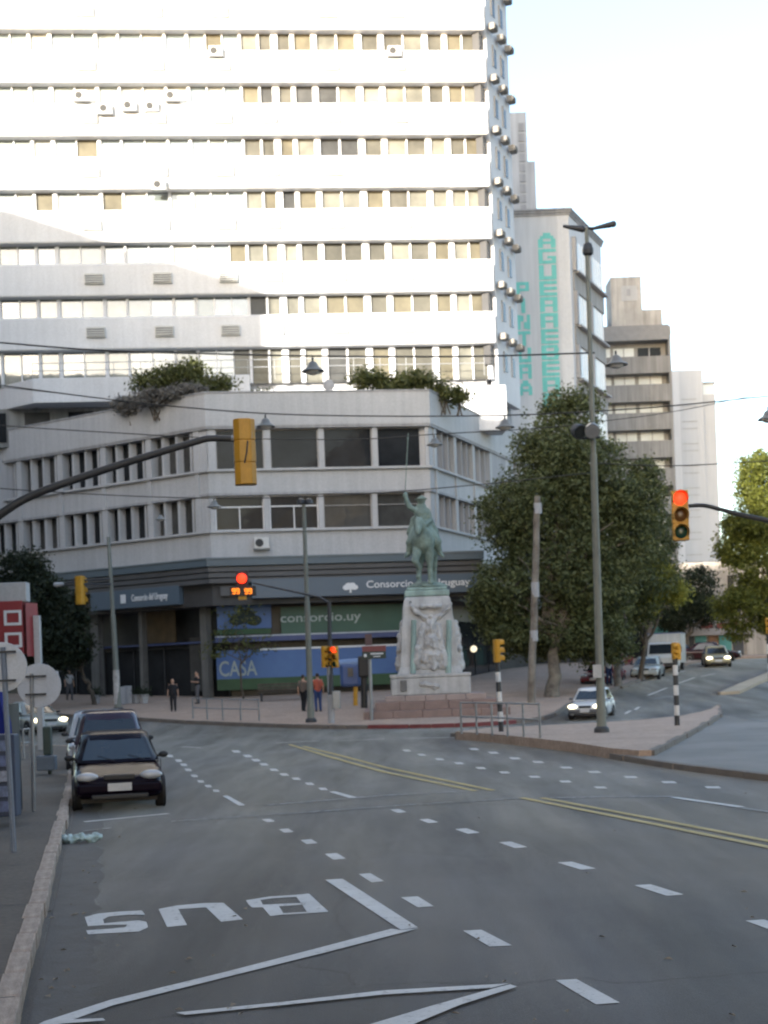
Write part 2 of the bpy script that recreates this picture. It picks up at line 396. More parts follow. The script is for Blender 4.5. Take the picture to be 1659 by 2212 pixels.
XS = [-900, -120, -60, -30, -15, 0, 15, 30, 60, 120, 900]; YS = sorted(TY + [-60, 0, 12, 25, 40, 48, 66, 75, 84, 110, 125, 200, 400])
rw = MB(); rw.add([(x, y, T(y)) for y in YS for x in XS], [(j * len(XS) + i, j * len(XS) + i + 1, (j + 1) * len(XS) + i + 1, (j + 1) * len(XS) + i) for j in range(len(YS) - 1) for i in range(len(XS) - 1)])
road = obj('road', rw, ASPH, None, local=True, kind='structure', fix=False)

def gp(pts, dz=0.0): return [G(u, v, dz).xy for u, v in pts]
def mark(name, quads, m=None, dz=.006):
    return sheet(name, [gp(q, dz) for q in quads], dz, m or PAINT, road)
c8 = lambda L: [(830 + x / 2, 1572 + y / 2) for x, y in L]
c7 = lambda L: [(x / 2, 1572 + y / 2) for x, y in L]
near = [c8([(740, 1090), (830, 1085), (1018, 1187), (915, 1195)]), c8([(340, 876), (420, 872), (552, 940), (455, 945)]), c8([(72, 732), (145, 728), (213, 770), (145, 776)]),
        c7([(1550, 632), (1600, 628), (1659, 662), (1605, 668)]), c7([(1403, 545), (1455, 541), (1495, 565), (1440, 570)]), c7([(1298, 485), (1345, 481), (1372, 498), (1325, 503)]),
        c7([(1205, 438), (1245, 435), (1270, 450), (1228, 453)]), c7([(1130, 396), (1165, 393), (1190, 405), (1155, 408)]),
        c8([(1560, 833), (1640, 828), (1740, 862), (1655, 868)]), c8([(1080, 680), (1150, 676), (1295, 720), (1220, 726)]), c8([(748, 582), (810, 578), (915, 608), (850, 613)]),
        c8([(495, 495), (548, 491), (618, 515), (565, 520)]), c8([(305, 438), (355, 434), (413, 453), (362, 458)]), c8([(150, 396), (190, 393), (235, 408), (192, 412)]), c8([(25, 354), (65, 351), (97, 364), (60, 368)])]
for q in near: mark('lane_dash', [q])
def smalld(c, w, h, sk): u, v = c; return [(u - w / 2 - sk, v - h / 2), (u + w / 2 - sk, v - h / 2), (u + w / 2 + sk, v + h / 2), (u - w / 2 + sk, v + h / 2)]
for c in [(367, 1633), (386, 1643), (397, 1652), (407, 1663), (420, 1676), (434, 1688), (450, 1698), (467, 1708)]: mark('lane_dash', [smalld(c, 13, 5, 2)])
mark('lane_dash', [[(480, 1719), (491, 1718), (530, 1739), (516, 1740)]])
for c in [(510, 1623), (535, 1633), (553, 1642), (570, 1651), (592, 1663), (614, 1673), (640, 1682), (669, 1693), (698, 1704)]: mark('lane_dash', [smalld(c, 16, 5, 3)])
mark('lane_dash', [[(710, 1710), (723, 1709), (772, 1722), (757, 1724)]])
for x, y in [(97, 98), (163, 117), (240, 136), (323, 153), (418, 174), (520, 193), (650, 212), (783, 232), (935, 258), (388, 92), (472, 108), (565, 132), (665, 148), (787, 172), (908, 191), (1065, 213), (1230, 235), (1420, 257)]:
    mark('lane_dash', [smalld((830 + x / 2, 1572 + y / 2), 13 + x / 80, 4, 3.5)])
def line(name, pts, w, m, dz=.006):            # a painted line of constant width in metres through pixel points
    P = [G(u, v, dz) for u, v in pts]; out = []
    L = [];
    for i, p in enumerate(P):
        t = (P[min(i + 1, len(P) - 1)] - P[max(i - 1, 0)]); n = Vector((-t.y, t.x, 0)).normalized() * w / 2; L.append((p + n, p - n))
    return sheet(name, [[L[i][0].xy, L[i + 1][0].xy, L[i + 1][1].xy, L[i][1].xy] for i in range(len(L) - 1)], dz, m, road)
line('yellow_line', [(1127, 1723), (1400, 1777), (1659, 1829), (1720, 1841)], .13, PAINTY, .012)
line('yellow_line', [(1170, 1723), (1420, 1770), (1659, 1816), (1720, 1827)], .13, PAINTY, .012)
line('yellow_line', [(655, 1612), (740, 1633), (830, 1657), (950, 1683), (1065, 1707)], .13, PAINTY, .012)
line('yellow_line', [(625, 1608), (720, 1637), (829, 1667), (930, 1688), (1027, 1708)], .13, PAINTY, .012)
for pts in [[(575, 1739), (829, 1718), (1020, 1708)], [(182, 1775), (365, 1757)], [(1190, 1723), (1330, 1721), (1455, 1720)], [(1455, 1722), (1602, 1743)], [(597, 1605), (690, 1600)],
            [(735, 1600), (830, 1596)], [(872, 1595), (1015, 1592)], [(392, 1613), (435, 1615)], [(1225, 1560), (1290, 1558)], [(1330, 1559), (1392, 1556)]]:
    line('crossing_line', pts, .14, PAINT if len(pts) < 3 else THIN, .009)
for pts in [[(370, 1774), (625, 1757), (829, 1742), (1120, 1724)], [(1602, 1745), (1659, 1753), (1700, 1759)], [(180, 1795), (240, 1788)]]: line('crossing_line', pts, .08, THIN, .016)
mark('bus_bay_line', [[(702, 1900), (740, 1898), (903, 2003), (866, 2008), (848, 1997)]], dz=0.008)
mark('bus_bay_line', [[(845, 2006), (866, 2009), (905, 2005), (700, 2058), (490, 2110), (245, 2171), (130, 2212), (60, 2240), (40, 2234), (95, 2206), (240, 2159), (480, 2101), (690, 2047)]], dz=0.012)
mark('bus_bay_line', [[(380, 2187), (620, 2163), (829, 2139), (1100, 2124), (1060, 2134), (829, 2148), (600, 2172), (400, 2192)]], dz=0.016)
mark('bus_bay_line', [[(1102, 2126), (1117, 2131), (995, 2170), (905, 2207), (850, 2232), (760, 2240), (800, 2212), (930, 2173), (1062, 2136)]], dz=0.020)
mark('bus_bay_line', [[(125, 2203), (222, 2199), (228, 2204), (130, 2211)]], dz=0.024)
S_ = [(366, 818), (420, 803), (500, 795), (612, 789), (628, 808), (548, 808), (470, 815), (445, 828), (450, 845), (520, 838), (600, 832), (632, 838), (640, 862), (600, 880), (380, 892), (372, 875), (480, 868), (545, 860), (548, 850), (440, 853), (380, 857)]
U_ = [(685, 783), (760, 768), (885, 757), (965, 756), (1050, 828), (955, 838), (890, 776), (770, 783), (808, 852), (722, 861)]
B_ = [[(1275, 722), (1335, 716), (1420, 795), (1330, 801)], [(1062, 745), (1165, 729), (1275, 722), (1281, 730), (1175, 737), (1125, 744)], [(1062, 745), (1125, 744), (1136, 764), (1076, 766)],
      [(1076, 766), (1136, 764), (1304, 757), (1309, 764), (1205, 771), (1135, 775), (1090, 777)], [(1135, 775), (1205, 771), (1228, 806), (1168, 814)], [(1225, 801), (1327, 795), (1331, 801), (1228, 807)]]
mark('road_letter', [c7(S_)]); mark('road_letter', [c7(U_)]); mark('road_letter', [c7(q) for q in B_])
# right-hand street lane lines
for a, b in [((1400, 1502), (1440, 1486)), ((1462, 1477), (1500, 1464)), ((1515, 1461), (1545, 1455)), ((1350, 1542), (1362, 1535)), ((1372, 1533), (1381, 1527)), ((1455, 1456), (1480, 1449))]:
    line('lane_dash', [a, b], .14, PAINT)
line('crossing_line', [(1415, 1508), (1500, 1500)], .2, THIN)
for pts in [[(1495, 1585), (1525, 1587)], [(1630, 1535), (1659, 1531)], [(1560, 1535), (1640, 1519)], [(1550, 1660), (1640, 1668)]]: pass

# ------------------------------------------------------------------ pavements and kerbs
kme = bpy.data.meshes.new('kerbstone')
kb = MB(); kb.box((0, 0, 0), (1, 1, 1))
bmk = bmesh.new(); vs = [bmk.verts.new(p) for p in kb.v]; [bmk.faces.new([vs[i] for i in f]) for f in kb.f]
bmesh.ops.recalc_face_normals(bmk, faces=bmk.faces); bmesh.ops.bevel(bmk, geom=bmk.edges[:], offset=.045, segments=1, affect='EDGES'); bmk.to_mesh(kme); bmk.free()
KM = {}
def kerb(pts, parent, m, stone=.9, w=.16, h=.16, top=.165, jit=.02, side=0.0):
    if m.name not in KM: KM[m.name] = kme.copy(); KM[m.name].materials.append(m)
    me = KM[m.name]; pts = [Vector((p[0], p[1])) for p in pts]
    d = [0]
    for i in range(1, len(pts)): d.append(d[-1] + (pts[i] - pts[i - 1]).length)
    n = max(1, int(d[-1] / stone)); xs = np.linspace(0, d[-1], n + 1)
    px = np.interp(xs, d, [p.x for p in pts]); py = np.interp(xs, d, [p.y for p in pts])
    for i in range(n):
        a = Vector((px[i], py[i], T(py[i]))); b = Vector((px[i + 1], py[i + 1], T(py[i + 1]))); e = b - a; L = e.length
        j = Vector((random.uniform(-jit, jit), random.uniform(-jit, jit), random.uniform(-jit * .5, 0)))
        x = e.normalized(); y = Vector((-x.y, x.x, 0)).normalized(); z = x.cross(y)
        hh = h + .12; R = Matrix((x, y, z)).transposed().to_4x4()
        M = Matrix.Translation((a + b) / 2 + Vector((0, 0, top - hh / 2)) + j + y * side) @ R @ Matrix.Diagonal((L - random.uniform(.012, .03), w * random.uniform(.94, 1.1), hh, 1))
        inst(me, 'kerbstone', M, parent)
# left pavement, with worn granite kerb
KL = [(30, 2212), (48, 2135), (65, 2062), (86, 1987), (107, 1912), (124, 1840), (138, 1790), (150, 1737), (158, 1690), (164, 1650)]
kl = [G(u, v, 0) for u, v in KL]
back = [kl[0] + (kl[0] - kl[1]) * 5] + kl
ext = kl[-1]
# the kerb turns into the side street at the left corner
corner = [ext, ext + Vector((-.25, 3.5, 0)), ext + Vector((-.9, 6.5, 0)), ext + Vector((-2.6, 9.0, 0)), ext + Vector((-5.5, 10.6, 0)), ext + Vector((-12, 11.6, 0)), ext + Vector((-40, 13, 0))]
lk = [p.xy for p in back] + [p.xy for p in corner[1:]]
left_pave = sheet('pavement', [lk + [Vector((lk[-1][0], -50)), Vector((back[0].x - 1, -50)), ]], .15, PAVEG, kind='structure', skirt=.16)
def smoothpath(P, n=5):
    out = []
    for i in range(len(P) - 1):
        p0, p1, p2, p3 = P[max(i - 1, 0)], P[i], P[i + 1], P[min(i + 2, len(P) - 1)]
        for k in range(n):
            t = k / n
            out.append(.5 * ((2 * p1) + (p2 - p0) * t + (2 * p0 - 5 * p1 + 4 * p2 - p3) * t * t + (3 * p1 - p0 - 3 * p2 + p3) * t ** 3))
    return out + [P[-1]]
kerb([Vector(p) for p in lk], left_pave, KERB, stone=.85, w=.17, side=.04, jit=.018)
# dark slab joints of the left pavement
for v in (1715, 1778, 1812, 1868, 1955): line('paving_joint', [(0, v + 2), (88 + (1812 - v) * .18, v - 2)], .035, DARK, .153).parent = left_pave
# grimy gutter along the kerb
random.seed(4); gi = [(Vector(p) + Vector((.11, 0))) for p in smoothpath([Vector(p) for p in lk[:11]], 8)]
gut = gi + [Vector((p.x + random.uniform(.40, .56), p.y)) for p in gi[::-1]]
GUTM = worn(mat('gutter_grime', (.026, .027, .028), .8, .3, 2.0, bump=.3), sc=2.6, a=.40, c=.62)
GUTM.node_tree.nodes['Principled BSDF'].inputs['Sheen Weight'].default_value = .1
for nd in GUTM.node_tree.nodes:
    if nd.type == 'MIX' and nd.inputs['A'].default_value[0] > .1 and not nd.inputs['A'].is_linked: nd.inputs['A'].default_value = (.046, .049, .056, 1)
sheet('gutter', [gut], .004, GUTM, road)
# plaza in front of the bank
PL = [(-260, 1522), (-120, 1530), (0, 1537), (150, 1543), (280, 1549), (420, 1557), (550, 1562), (700, 1566), (825, 1566), (950, 1564), (1050, 1560), (1130, 1554), (1175, 1547), (1205, 1535), (1224, 1521)]
pl = smoothpath([G(u, v, .15) for u, v in PL], 4)
e0 = pl[-1]; wd = Vector((.376, .927, 0))
along = [e0 + wd * k for k in (4, 10, 18, 26, 40, 60)]
plp = [p.xy for p in pl] + [p.xy for p in along]
plaza = sheet('plaza_pavement', [plp + [Vector((-10, 150)), Vector((-90, 150)), Vector((-90, plp[0][1]))]], .15, PAVE, kind='structure', skirt=.16)
i0 = min(range(len(pl)), key=lambda i: abs(pix(*pl[i])[0] - 790)); i1 = min(range(len(pl)), key=lambda i: abs(pix(*pl[i])[0] - 1120))
kerb([p.xy for p in pl[:i0 + 1]], plaza, KERBD); kerb([p.xy for p in pl[i0:i1 + 1]], plaza, KERBR); kerb([p.xy for p in pl[i1:]] + [p.xy for p in along[:3]], plaza, KERBD)
# platform on the right: grey lower platform and the brick island one step up
pf = [(977, 1583), (1010, 1586), (1060, 1591), (1145, 1599), (1230, 1609), (1330, 1628), (1475, 1650), (1659, 1671), (1800, 1686), (2000, 1705)]
pfp = smoothpath([G(u, v, .13) for u, v in pf], 3)
isl_back = [(1545, 1538), (1470, 1553), (1390, 1561), (1300, 1566), (1165, 1573), (1050, 1577)]
tip = [G(1557, 1537, .13), G(1556, 1522, .13)]
plat = sheet('platform_pavement', [[p.xy for p in pfp] + [Vector((30, pfp[-1].y + 2)), Vector((30, 46.5)), G(1640, 1560, .13).xy, G(1557, 1543, .13).xy] + [p.xy for p in [G(u, v, .13) for u, v in isl_back[1:]]]], .13, mat('worn_pale_asphalt', (.185, .175, .162), .8, .24, .28, bump=.3, fine=.14, bscale=45), kind='structure', skirt=.14)
kerb([p.xy for p in pfp], plat, KERBD, stone=1.0, w=.2, h=.14, top=.14)
isl = [(985, 1580), (1060, 1585), (1150, 1594), (1235, 1603), (1320, 1616), (1380, 1621), (1407, 1620)]
ip = [G(u, v, .27) for u, v in isl]; ir = [G(u, v, .27) for u, v in [(1407, 1620), (1480, 1583), (1530, 1556), (1556, 1540), (1553, 1521)]]
ib = [G(u, v, .27) for u, v in [(1553, 1521), (1535, 1531), (1470, 1546), (1390, 1554), (1300, 1560), (1165, 1567), (1050, 1572), (985, 1580)]]
island = sheet('traffic_island', [[p.xy for p in ip[:-1]] + [p.xy for p in ir[:-1]] + [p.xy for p in ib[:-1]]], .27, PAVE, kind='structure', skirt=.28)
kerb([p.xy for p in ir], island, KERBD, stone=1.0, w=.16, h=.26, top=.275)
kerb([p.xy for p in ib], island, KERBD, stone=1.0, w=.14, h=.26, top=.275)
# kerbed median running up the right-hand street
md = [G(u, v, .1) for u, v in [(1552, 1497), (1600, 1476), (1659, 1453), (1760, 1420)]]
mdl = [p.xy for p in md]; off = Vector((1.1, .25))
med = sheet('median', [mdl + [Vector(p) + off for p in mdl[::-1]]], .15, mat('median_concrete', (.36, .30, .22), .85, .15, .8, bump=.2), kind='structure', skirt=.16)
kerb(mdl, med, KERBD, stone=1.0, w=.14)
# far-side pavement of the right-hand street
far = [G(1659, 1446, .15).xy + Vector((9, 0)), Vector((30, 96)), Vector((34, 104)), Vector((20, 108)), Vector((16, 150)), Vector((80, 150)), Vector((80, 70))]
farp = sheet('far_pavement', [far], .15, PAVE, kind='structure', skirt=.16)

# ------------------------------------------------------------------ text helper
def text(name, s, h, m, M, parent, width=None, ext=.015, **kw):
    cu = bpy.data.curves.new(name, 'FONT'); cu.body = s; cu.extrude = ext; cu.resolution_u = 3; cu.offset = .012
    t = bpy.data.objects.new(name, cu); COL.objects.link(t); bpy.context.view_layer.update()
    me = bpy.data.meshes.new_from_object(t.evaluated_get(bpy.context.evaluated_depsgraph_get())); bpy.data.objects.remove(t); bpy.data.curves.remove(cu)
    xs = [v.co.x for v in me.vertices]; ys = [v.co.y for v in me.vertices]
    sy = h / (max(ys) - min(ys)); sx = (width / (max(xs) - min(xs))) if width else sy
    for v in me.vertices: v.co.x = (v.co.x - min(xs)) * sx; v.co.y = (v.co.y - min(ys)) * sy
    me.materials.clear(); me.materials.append(m)
    return inst(me, name, M, parent, **kw)
def fmat(fr, x, z, d):                                       # text frame on a facade, reading left to right
    X = fr.u if fr.u.x > 0 else -fr.u; Z = Vector((0, 0, 1)); Y = X.cross(Z)
    R = Matrix((X, Z, -Y if (-Y).dot(fr.n) < 0 else Y)).transposed()
    R = Matrix((X, Z, fr.n)).transposed()
    return Matrix.Translation(fr.pt(x, z, d)) @ R.to_4x4()

# ------------------------------------------------------------------ the corner bank building
C0, C1 = (-9.07, 75.0), (2.88, 76.5)
LWd = Vector((-.826, .564)); RWd = Vector((.376, .927))
fC = Fr(C0, C1); fL = Fr(C0, (C0[0] + LWd.x * 28, C0[1] + LWd.y * 28)); fR = Fr(C1, (C1[0] + RWd.x * 26, C1[1] + RWd.y * 26))
ZR, ZP = 16.6, 17.65          # roof, parapet top
bank = empty('bank_building', (-3, 76, T(76)), 'white three-storey corner bank building with strip windows, dark shopfront and planted roof terrace', 'building')
foot = lambda d: [fL.pt(28, 0, d), fL.pt(0, 0, d) , fR.pt(0, 0, d), fR.pt(26, 0, d)]
def ring(mb, z0, z1, d0, d1):
    """a horizontal band that wraps the three street faces, mitred at the two corners"""
    def loop(d):
        def corner(f1, f2):
            p1 = f1.pt(0, 0, d); p2 = f2.pt(0, 0, d); a = f1.u; b = f2.u
            den = a.x * b.y - a.y * b.x; w = p2 - p1; t = (w.x * b.y - w.y * b.x) / den; return p1 + a * t
        return [fL.pt(28, 0, d), corner(fL, fC), corner(fC, fR), fR.pt(26, 0, d)]
    o, i = loop(d1), loop(d0)
    for k in range(3):
        vs = [Vector((p.x, p.y, z)) for z in (z0, z1) for p in (o[k], o[k + 1], i[k + 1], i[k])]
        mb.add(vs, [(3, 2, 1, 0), (4, 5, 6, 7), (0, 1, 5, 4), (2, 3, 7, 6)] + ([(3, 0, 4, 7)] if k == 0 else []) + ([(1, 2, 6, 5)] if k == 2 else []))
    return mb
w = MB(); ring(w, 15.85, ZP, -.35, .22); obj('parapet', w, OLDW, bank)
w = MB(); ring(w, ZP, ZP + .07, -.42, .27); obj('coping', w, OLDG, bank)
w = MB(); ring(w, 12.25, 13.42, -1.2, .06); obj('spandrel', w, OLDW, bank)
w = MB(); ring(w, 8.75, 10.12, -1.2, .06); obj('spandrel', w, OLDW, bank)
for z in (13.42, 10.12):
    w = MB(); ring(w, z, z + .12, -1.2, .24); obj('sill_ledge', w, OLDW, bank)
w = MB(); ring(w, 15.72, 15.85, -1.2, .18); obj('lintel_ledge', w, OLDG, bank)
w = MB(); ring(w, 12.12, 12.25, -1.2, .14); obj('lintel_ledge', w, OLDG, bank)
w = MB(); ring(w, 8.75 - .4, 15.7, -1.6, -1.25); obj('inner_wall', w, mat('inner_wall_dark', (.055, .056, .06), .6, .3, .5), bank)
r0 = [fL.pt(28, 0, -.3), fL.pt(0, 0, -.3), fR.pt(0, 0, -.3), fR.pt(26, 0, -.3), Vector((-12, 112, 0)), Vector((-32, 100, 0))]
w = MB(); w.prism([(p.x, p.y) for p in r0], ZR - .3, ZR); obj('roof', w, OLDG, bank)
# central strip windows
cols = [(465, 570), (583, 688), (699, 804), (815, 918)]
for r, (v0, v1, tr) in enumerate([(922, 1001, False), (1067, 1139, True)]):
    z0, z1 = (13.54, 15.72) if r == 0 else (10.24, 12.12)
    xs = [fC.hit(u, (v0 + v1) / 2 ) for u in [c for p in cols for c in p]]; xs = [x for x, _ in xs]
    edges = [0.0] + xs + [fC.L]
    for i in range(0, len(edges), 2):                                        # posts between the panes
        w = MB(); w.fbox(fC, edges[i], edges[i + 1], z0, z1, -.5, .05); obj('pillar', w, OLDW, bank)
    for i in range(4):
        a, b = xs[2 * i], xs[2 * i + 1]
        w = MB(); w.fbox(fC, a, b, z0, z1, -.30, -.27); pane = obj('window', w, GL_DARK if (r == 0 or i < 2) else GL_MID, bank)
        w = MB(); t = .06
        w.fbox(fC, a, b, z0, z0 + t, -.27, -.18); w.fbox(fC, a, b, z1 - t, z1, -.27, -.18); w.fbox(fC, a, a + t, z0 + t, z1 - t, -.27, -.18); w.fbox(fC, b - t, b, z0 + t, z1 - t, -.27, -.18)
        if tr and i < 2:
            zt = z0 + .66 * (z1 - z0); w.fbox(fC, a + t, b - t, zt, zt + .07, -.27, -.17); m_ = (a + b) / 2; w.fbox(fC, m_ - .03, m_ + .03, z0 + t, zt, -.27, -.19)
        elif tr: zt = z0 + .66 * (z1 - z0); w.fbox(fC, a + t, b - t, zt, zt + .03, -.27, -.2)
        obj('window_frame', w, FRAMEW if tr and i < 2 else FRAMEG, pane)
# finned wings
def wing(fr, x0, x1, bay, nf, rows, finm, pil=.42):
    x = x0; k = 0
    while x < x1:
        for (z0, z1) in rows:
            w = MB(); w.fbox(fr, x, x + pil, z0, z1, -1.2, .10); obj('pillar', w, OLDW, bank)
            st = (bay - pil) / nf
            for j in range(nf):
                a = x + pil + j * st
                w = MB()                                             # slanted fin: leaves the window plane and turns towards the corner
                vs = [fr.pt(a + st * .10, z, -.40) for z in (z0, z1)] + [fr.pt(a + st * .20, z, .0) for z in (z0, z1)] + [fr.pt(a + st * .20 + .12, z, .0) for z in (z0, z1)] + [fr.pt(a + st * .10 + .10, z, -.40) for z in (z0, z1)]
                w.add(vs, [(0, 2, 3, 1), (2, 4, 5, 3), (4, 6, 7, 5), (6, 0, 1, 7), (1, 3, 5, 7), (6, 4, 2, 0)]); obj('fin', w, finm, bank)
            w = MB(); w.fbox(fr, x + pil + .02, x + bay - .02, z0 + .02, z1 - .02, -.48, -.44); obj('window', w, GL_DARK if k % 3 else GL_MID, bank)
        w = MB(); w.fbox(fr, x + .05, x + pil - .08, 12.1, 13.6, .06, .16); obj('pilaster', w, OLDW, bank)
        x += bay; k += 1
rowsz = [(13.54, 15.72), (10.24, 12.12)]
wing(fL, .55, 26, 3.55, 3, rowsz, OLDW)
wing(fR, .7, 24, 3.4, 3, rowsz, OLDG)
for z0, z1 in rowsz:
    w = MB(); w.fbox(fL, 0.02, .55, z0, z1, -1.2, .04); obj('corner_pier', w, OLDW, bank); w = MB(); w.fbox(fR, 0.02, .7, z0, z1, -1.2, .04); obj('corner_pier', w, OLDW, bank)
# ground floor: fascia, dark slats, signs, recessed shopfront
w = MB(); ring(w, 8.28, 8.72, -1.2, .75); obj('canopy_fascia', w, BLUEG, bank)
w = MB(); ring(w, 8.66, 8.74, -1.0, .80); obj('canopy_flashing', w, mat('canopy_flashing', (.15, .18, .20), .5, .1), bank)
for k in range(3):
    z = 8.28 - .30 * (k + 1); w = MB(); ring(w, z, z + .24, -.8, .62 - .06 * k); obj('cladding_slat', w, SLATM, bank)
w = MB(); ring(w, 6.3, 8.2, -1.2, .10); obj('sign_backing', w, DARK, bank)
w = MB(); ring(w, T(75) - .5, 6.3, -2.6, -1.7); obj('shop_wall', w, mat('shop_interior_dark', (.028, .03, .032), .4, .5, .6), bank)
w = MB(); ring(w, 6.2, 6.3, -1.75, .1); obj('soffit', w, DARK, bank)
xa = fC.hit(543, 1270)[0]; 
EX = 2.75                                                     # the canopy runs straight on past the corner
w = MB(); w.fbox(fC, xa, fC.L + EX, 6.5, 7.52, .12, .52); obj('sign_panel', w, SIGNB, bank, bevel=.02)
w = MB(); w.fbox(fC, fC.L - .1, fC.L + EX, 8.284, 8.716, -3.5, .746); obj('canopy_fascia', w, BLUEG, bank)
w = MB(); w.fbox(fC, fC.L - .1, fC.L + EX, 8.664, 8.744, -3.5, .796); obj('canopy_flashing', w, MATS['canopy_flashing'], bank)
for k in range(3):
    z = 8.28 - .30 * (k + 1); w = MB(); w.fbox(fC, fC.L - .1, fC.L + EX - .05, z + .004, z + .236, -3.4, .616 - .06 * k); obj('cladding_slat', w, SLATM, bank)
w = MB(); w.fbox(fC, fC.L - .1, fC.L + EX - .02, 6.305, 8.195, -3.3, .096); obj('sign_backing', w, DARK, bank)
w = MB(); w.fbox(fR, 3.2, 9, 6.5, 7.52, .12, .52); obj('sign_panel', w, SIGNB, bank, bevel=.02)
x0, z_ = fL.hit(386, 1280, .5); x1, _ = fL.hit(196, 1292, .5)
w = MB(); w.fbox(fL, x0, x1, 6.38, 7.42, .12, .52); obj('sign_panel', w, SIGNB, bank, bevel=.02)
w = MB(); w.fbox(fC, .4, xa - .25, 6.7, 7.2, .10, .30); obj('sign_panel', w, SLATM, bank)
def on(fr, u, v, d): return fr.hit(u, v, d)
def treelogo(fr, x, z, s, d):
    w = MB(fmat(fr, x, z, d))
    for cx, cy, rx, ry in [(-.42, .1, .34, .26), (.42, .1, .34, .26), (0, .2, .5, .34), (-.2, .35, .3, .2), (.22, .36, .3, .2)]:
        n = 16; pts = [(cx * s + rx * s * math.cos(2 * math.pi * k / n), cy * s + ry * s * math.sin(2 * math.pi * k / n)) for k in range(n)]
        w.prism(pts, 0, .03 + .001 * cx)
    w.prism([(-.07 * s, -.1 * s), (.07 * s, -.1 * s), (.12 * s, -.42 * s), (-.12 * s, -.42 * s)], 0, .025)
    obj('tree_logo', w, LETW, bank)
x, z = on(fC, 757, 1271, .53); treelogo(fC, x, z, .55, .53)
x, z = on(fC, 792, 1279, .53); x2, _ = on(fC, 1016, 1272, .53)
text('sign_lettering', 'Consorcio del Uruguay', .52, LETW, fmat(fC, x, 6.76, .535), bank, width=x2 - x)
x, z = fL.hit(266, 1287, .53); X = fL.u
text('sign_lettering', 'Consorcio del Uruguay', .5, LETW, Matrix.Translation(fL.pt(fL.hit(284, 1287, .53)[0], 6.62, .535)) @ Matrix((-fL.u, Vector((0, 0, 1)), fL.n)).transposed().to_4x4(), bank, width=fL.hit(284, 1287, .53)[0] - fL.hit(362, 1287, .53)[0])
w = MB(); xx = fL.hit(266, 1287, .53)[0]; w.fbox(fL, xx - .2, xx + .2, 6.66, 7.16, .53, .56); obj('sign_mark', w, LETW, bank, bevel=.08)
# shop banners on the central face (recessed 0.9 m)
D = -.9
def banner(name, u0, u1, v0, v1, m, d=D, bev=0.0, fr=fC):
    a, z1 = fr.hit(u0, v0, d); b, _ = fr.hit(u1, v0, d); _, z0 = fr.hit(u0, v1, d); a = max(a, .05)
    w = MB(); w.fbox(fr, a, b, z0, z1, d - .06, d); return obj(name, w, m, bank)
gm = mat('banner_green', (.040, .095, .072), .5, .15, .5); bm_ = mat('banner_blue', (.045, .095, .25), .5, .2, .3, col2=(.07, .15, .33)); lg = mat('banner_grass', (.035, .08, .038), .6, .2, .8)
gb = banner('green_banner', 606, 905, 1312, 1372, gm)
banner('picture_panel', 468, 585, 1310, 1360, bm_); banner('picture_panel', 468, 585, 1361, 1372, lg, D + .003)
w = MB(); _, zt = fC.hit(600, 1378, -.8); w.fbox(fC, .02, fC.L - .02, zt - .15, zt + .12, -1.1, -.72); obj('awning_edge', w, mat('awning_blue', (.05, .07, .17), .5, .1), bank)
w = MB(); w.fbox(fC, .02, fC.L - .02, zt + .12, zt + .2, -1.1, -.70); obj('awning_trim', w, mat('awning_trim', (.36, .40, .45), .5, .1), bank)
banner('blue_banner', 466, 905, 1406, 1468, bm_); banner('blue_banner_grass', 466, 905, 1468, 1492, lg, D + .002)
banner('banner_rail', 560, 905, 1401, 1405, LETW, D + .02)
x, z = fC.hit(606, 1344, D); x2, _ = fC.hit(780, 1344, D)
text('sign_lettering', 'consorcio.uy', .62, mat('pale_letters', (.30, .36, .36), .6, .05), fmat(fC, x, z - .18, D + .005), bank, width=x2 - x)
x, z = fC.hit(474, 1458, D); x2, _ = fC.hit(556, 1458, D)
text('sign_lettering', 'CASA', .85, mat('pale_letters', (.30, .36, .36), .6, .05), fmat(fC, x, z - .1, D + .005), bank, width=(x2 - x))
w = MB()                                                               # the dark tree of the picture panel
for uu, vv, rx, rz in [(530, 1332, .55, .4), (548, 1340, .45, .3), (512, 1340, .4, .28)]:
    x, z = fC.hit(uu, vv, D); n = 14
    w.M = fmat(fC, x, z, D + .004); w.prism([(rx * math.cos(2 * math.pi * k / n), rz * math.sin(2 * math.pi * k / n)) for k in range(n)], 0, .006 + .001 * rx)
obj('picture_tree', w, mat('picture_tree', (.02, .032, .03), .7, .2), bank)
# left wing shopfront: pillars, glass, door, brown shutter
for u0, u1, m in [(200, 217, OLDG), (305, 312, OLDG), (438, 452, OLDG), (300, 365, mat('brown_shutter', (.075, .055, .03), .6, .2)), (395, 436, GL_MID)]:
    a, _ = fL.hit(u0, 1440, -.6); b, _ = fL.hit(u1, 1440, -.6)
    if m is OLDG: w = MB(); w.fbox(fL, b, a, T(78) - .3, 6.2, -.9, -.5); obj('shop_pillar', w, mat('dark_pillar', (.12, .12, .115), .7, .2, .8, streak=.2), bank)
    else:
        z0, z1 = (4.4, 6.2) if m is not GL_MID else (1.6, 4.6)
        w = MB(); w.fbox(fL, b, a, z0, z1, -1.3, -1.2); obj('shop_panel', w, m, bank)
for k in range(7):
    a = .4 + k * 2.4; w = MB(); w.fbox(fL, a, a + 2.3, T(78) - .1, 4.1, -1.66, -1.62); g = obj('shop_window', w, GL_DARK, bank)
    w = MB(); w.fbox(fL, a, a + .07, T(78) - .1, 4.1, -1.62, -1.55); w.fbox(fL, a + .07, a + 2.3, 4.03, 4.1, -1.62, -1.55); obj('window_frame', w, POLED, g)
w = MB(); w.fbox(fL, .2, 17, 4.25, 4.35, -1.55, -1.1); obj('shop_awning_edge', w, mat('awning_blue', (.05, .07, .17), .5, .1), bank)
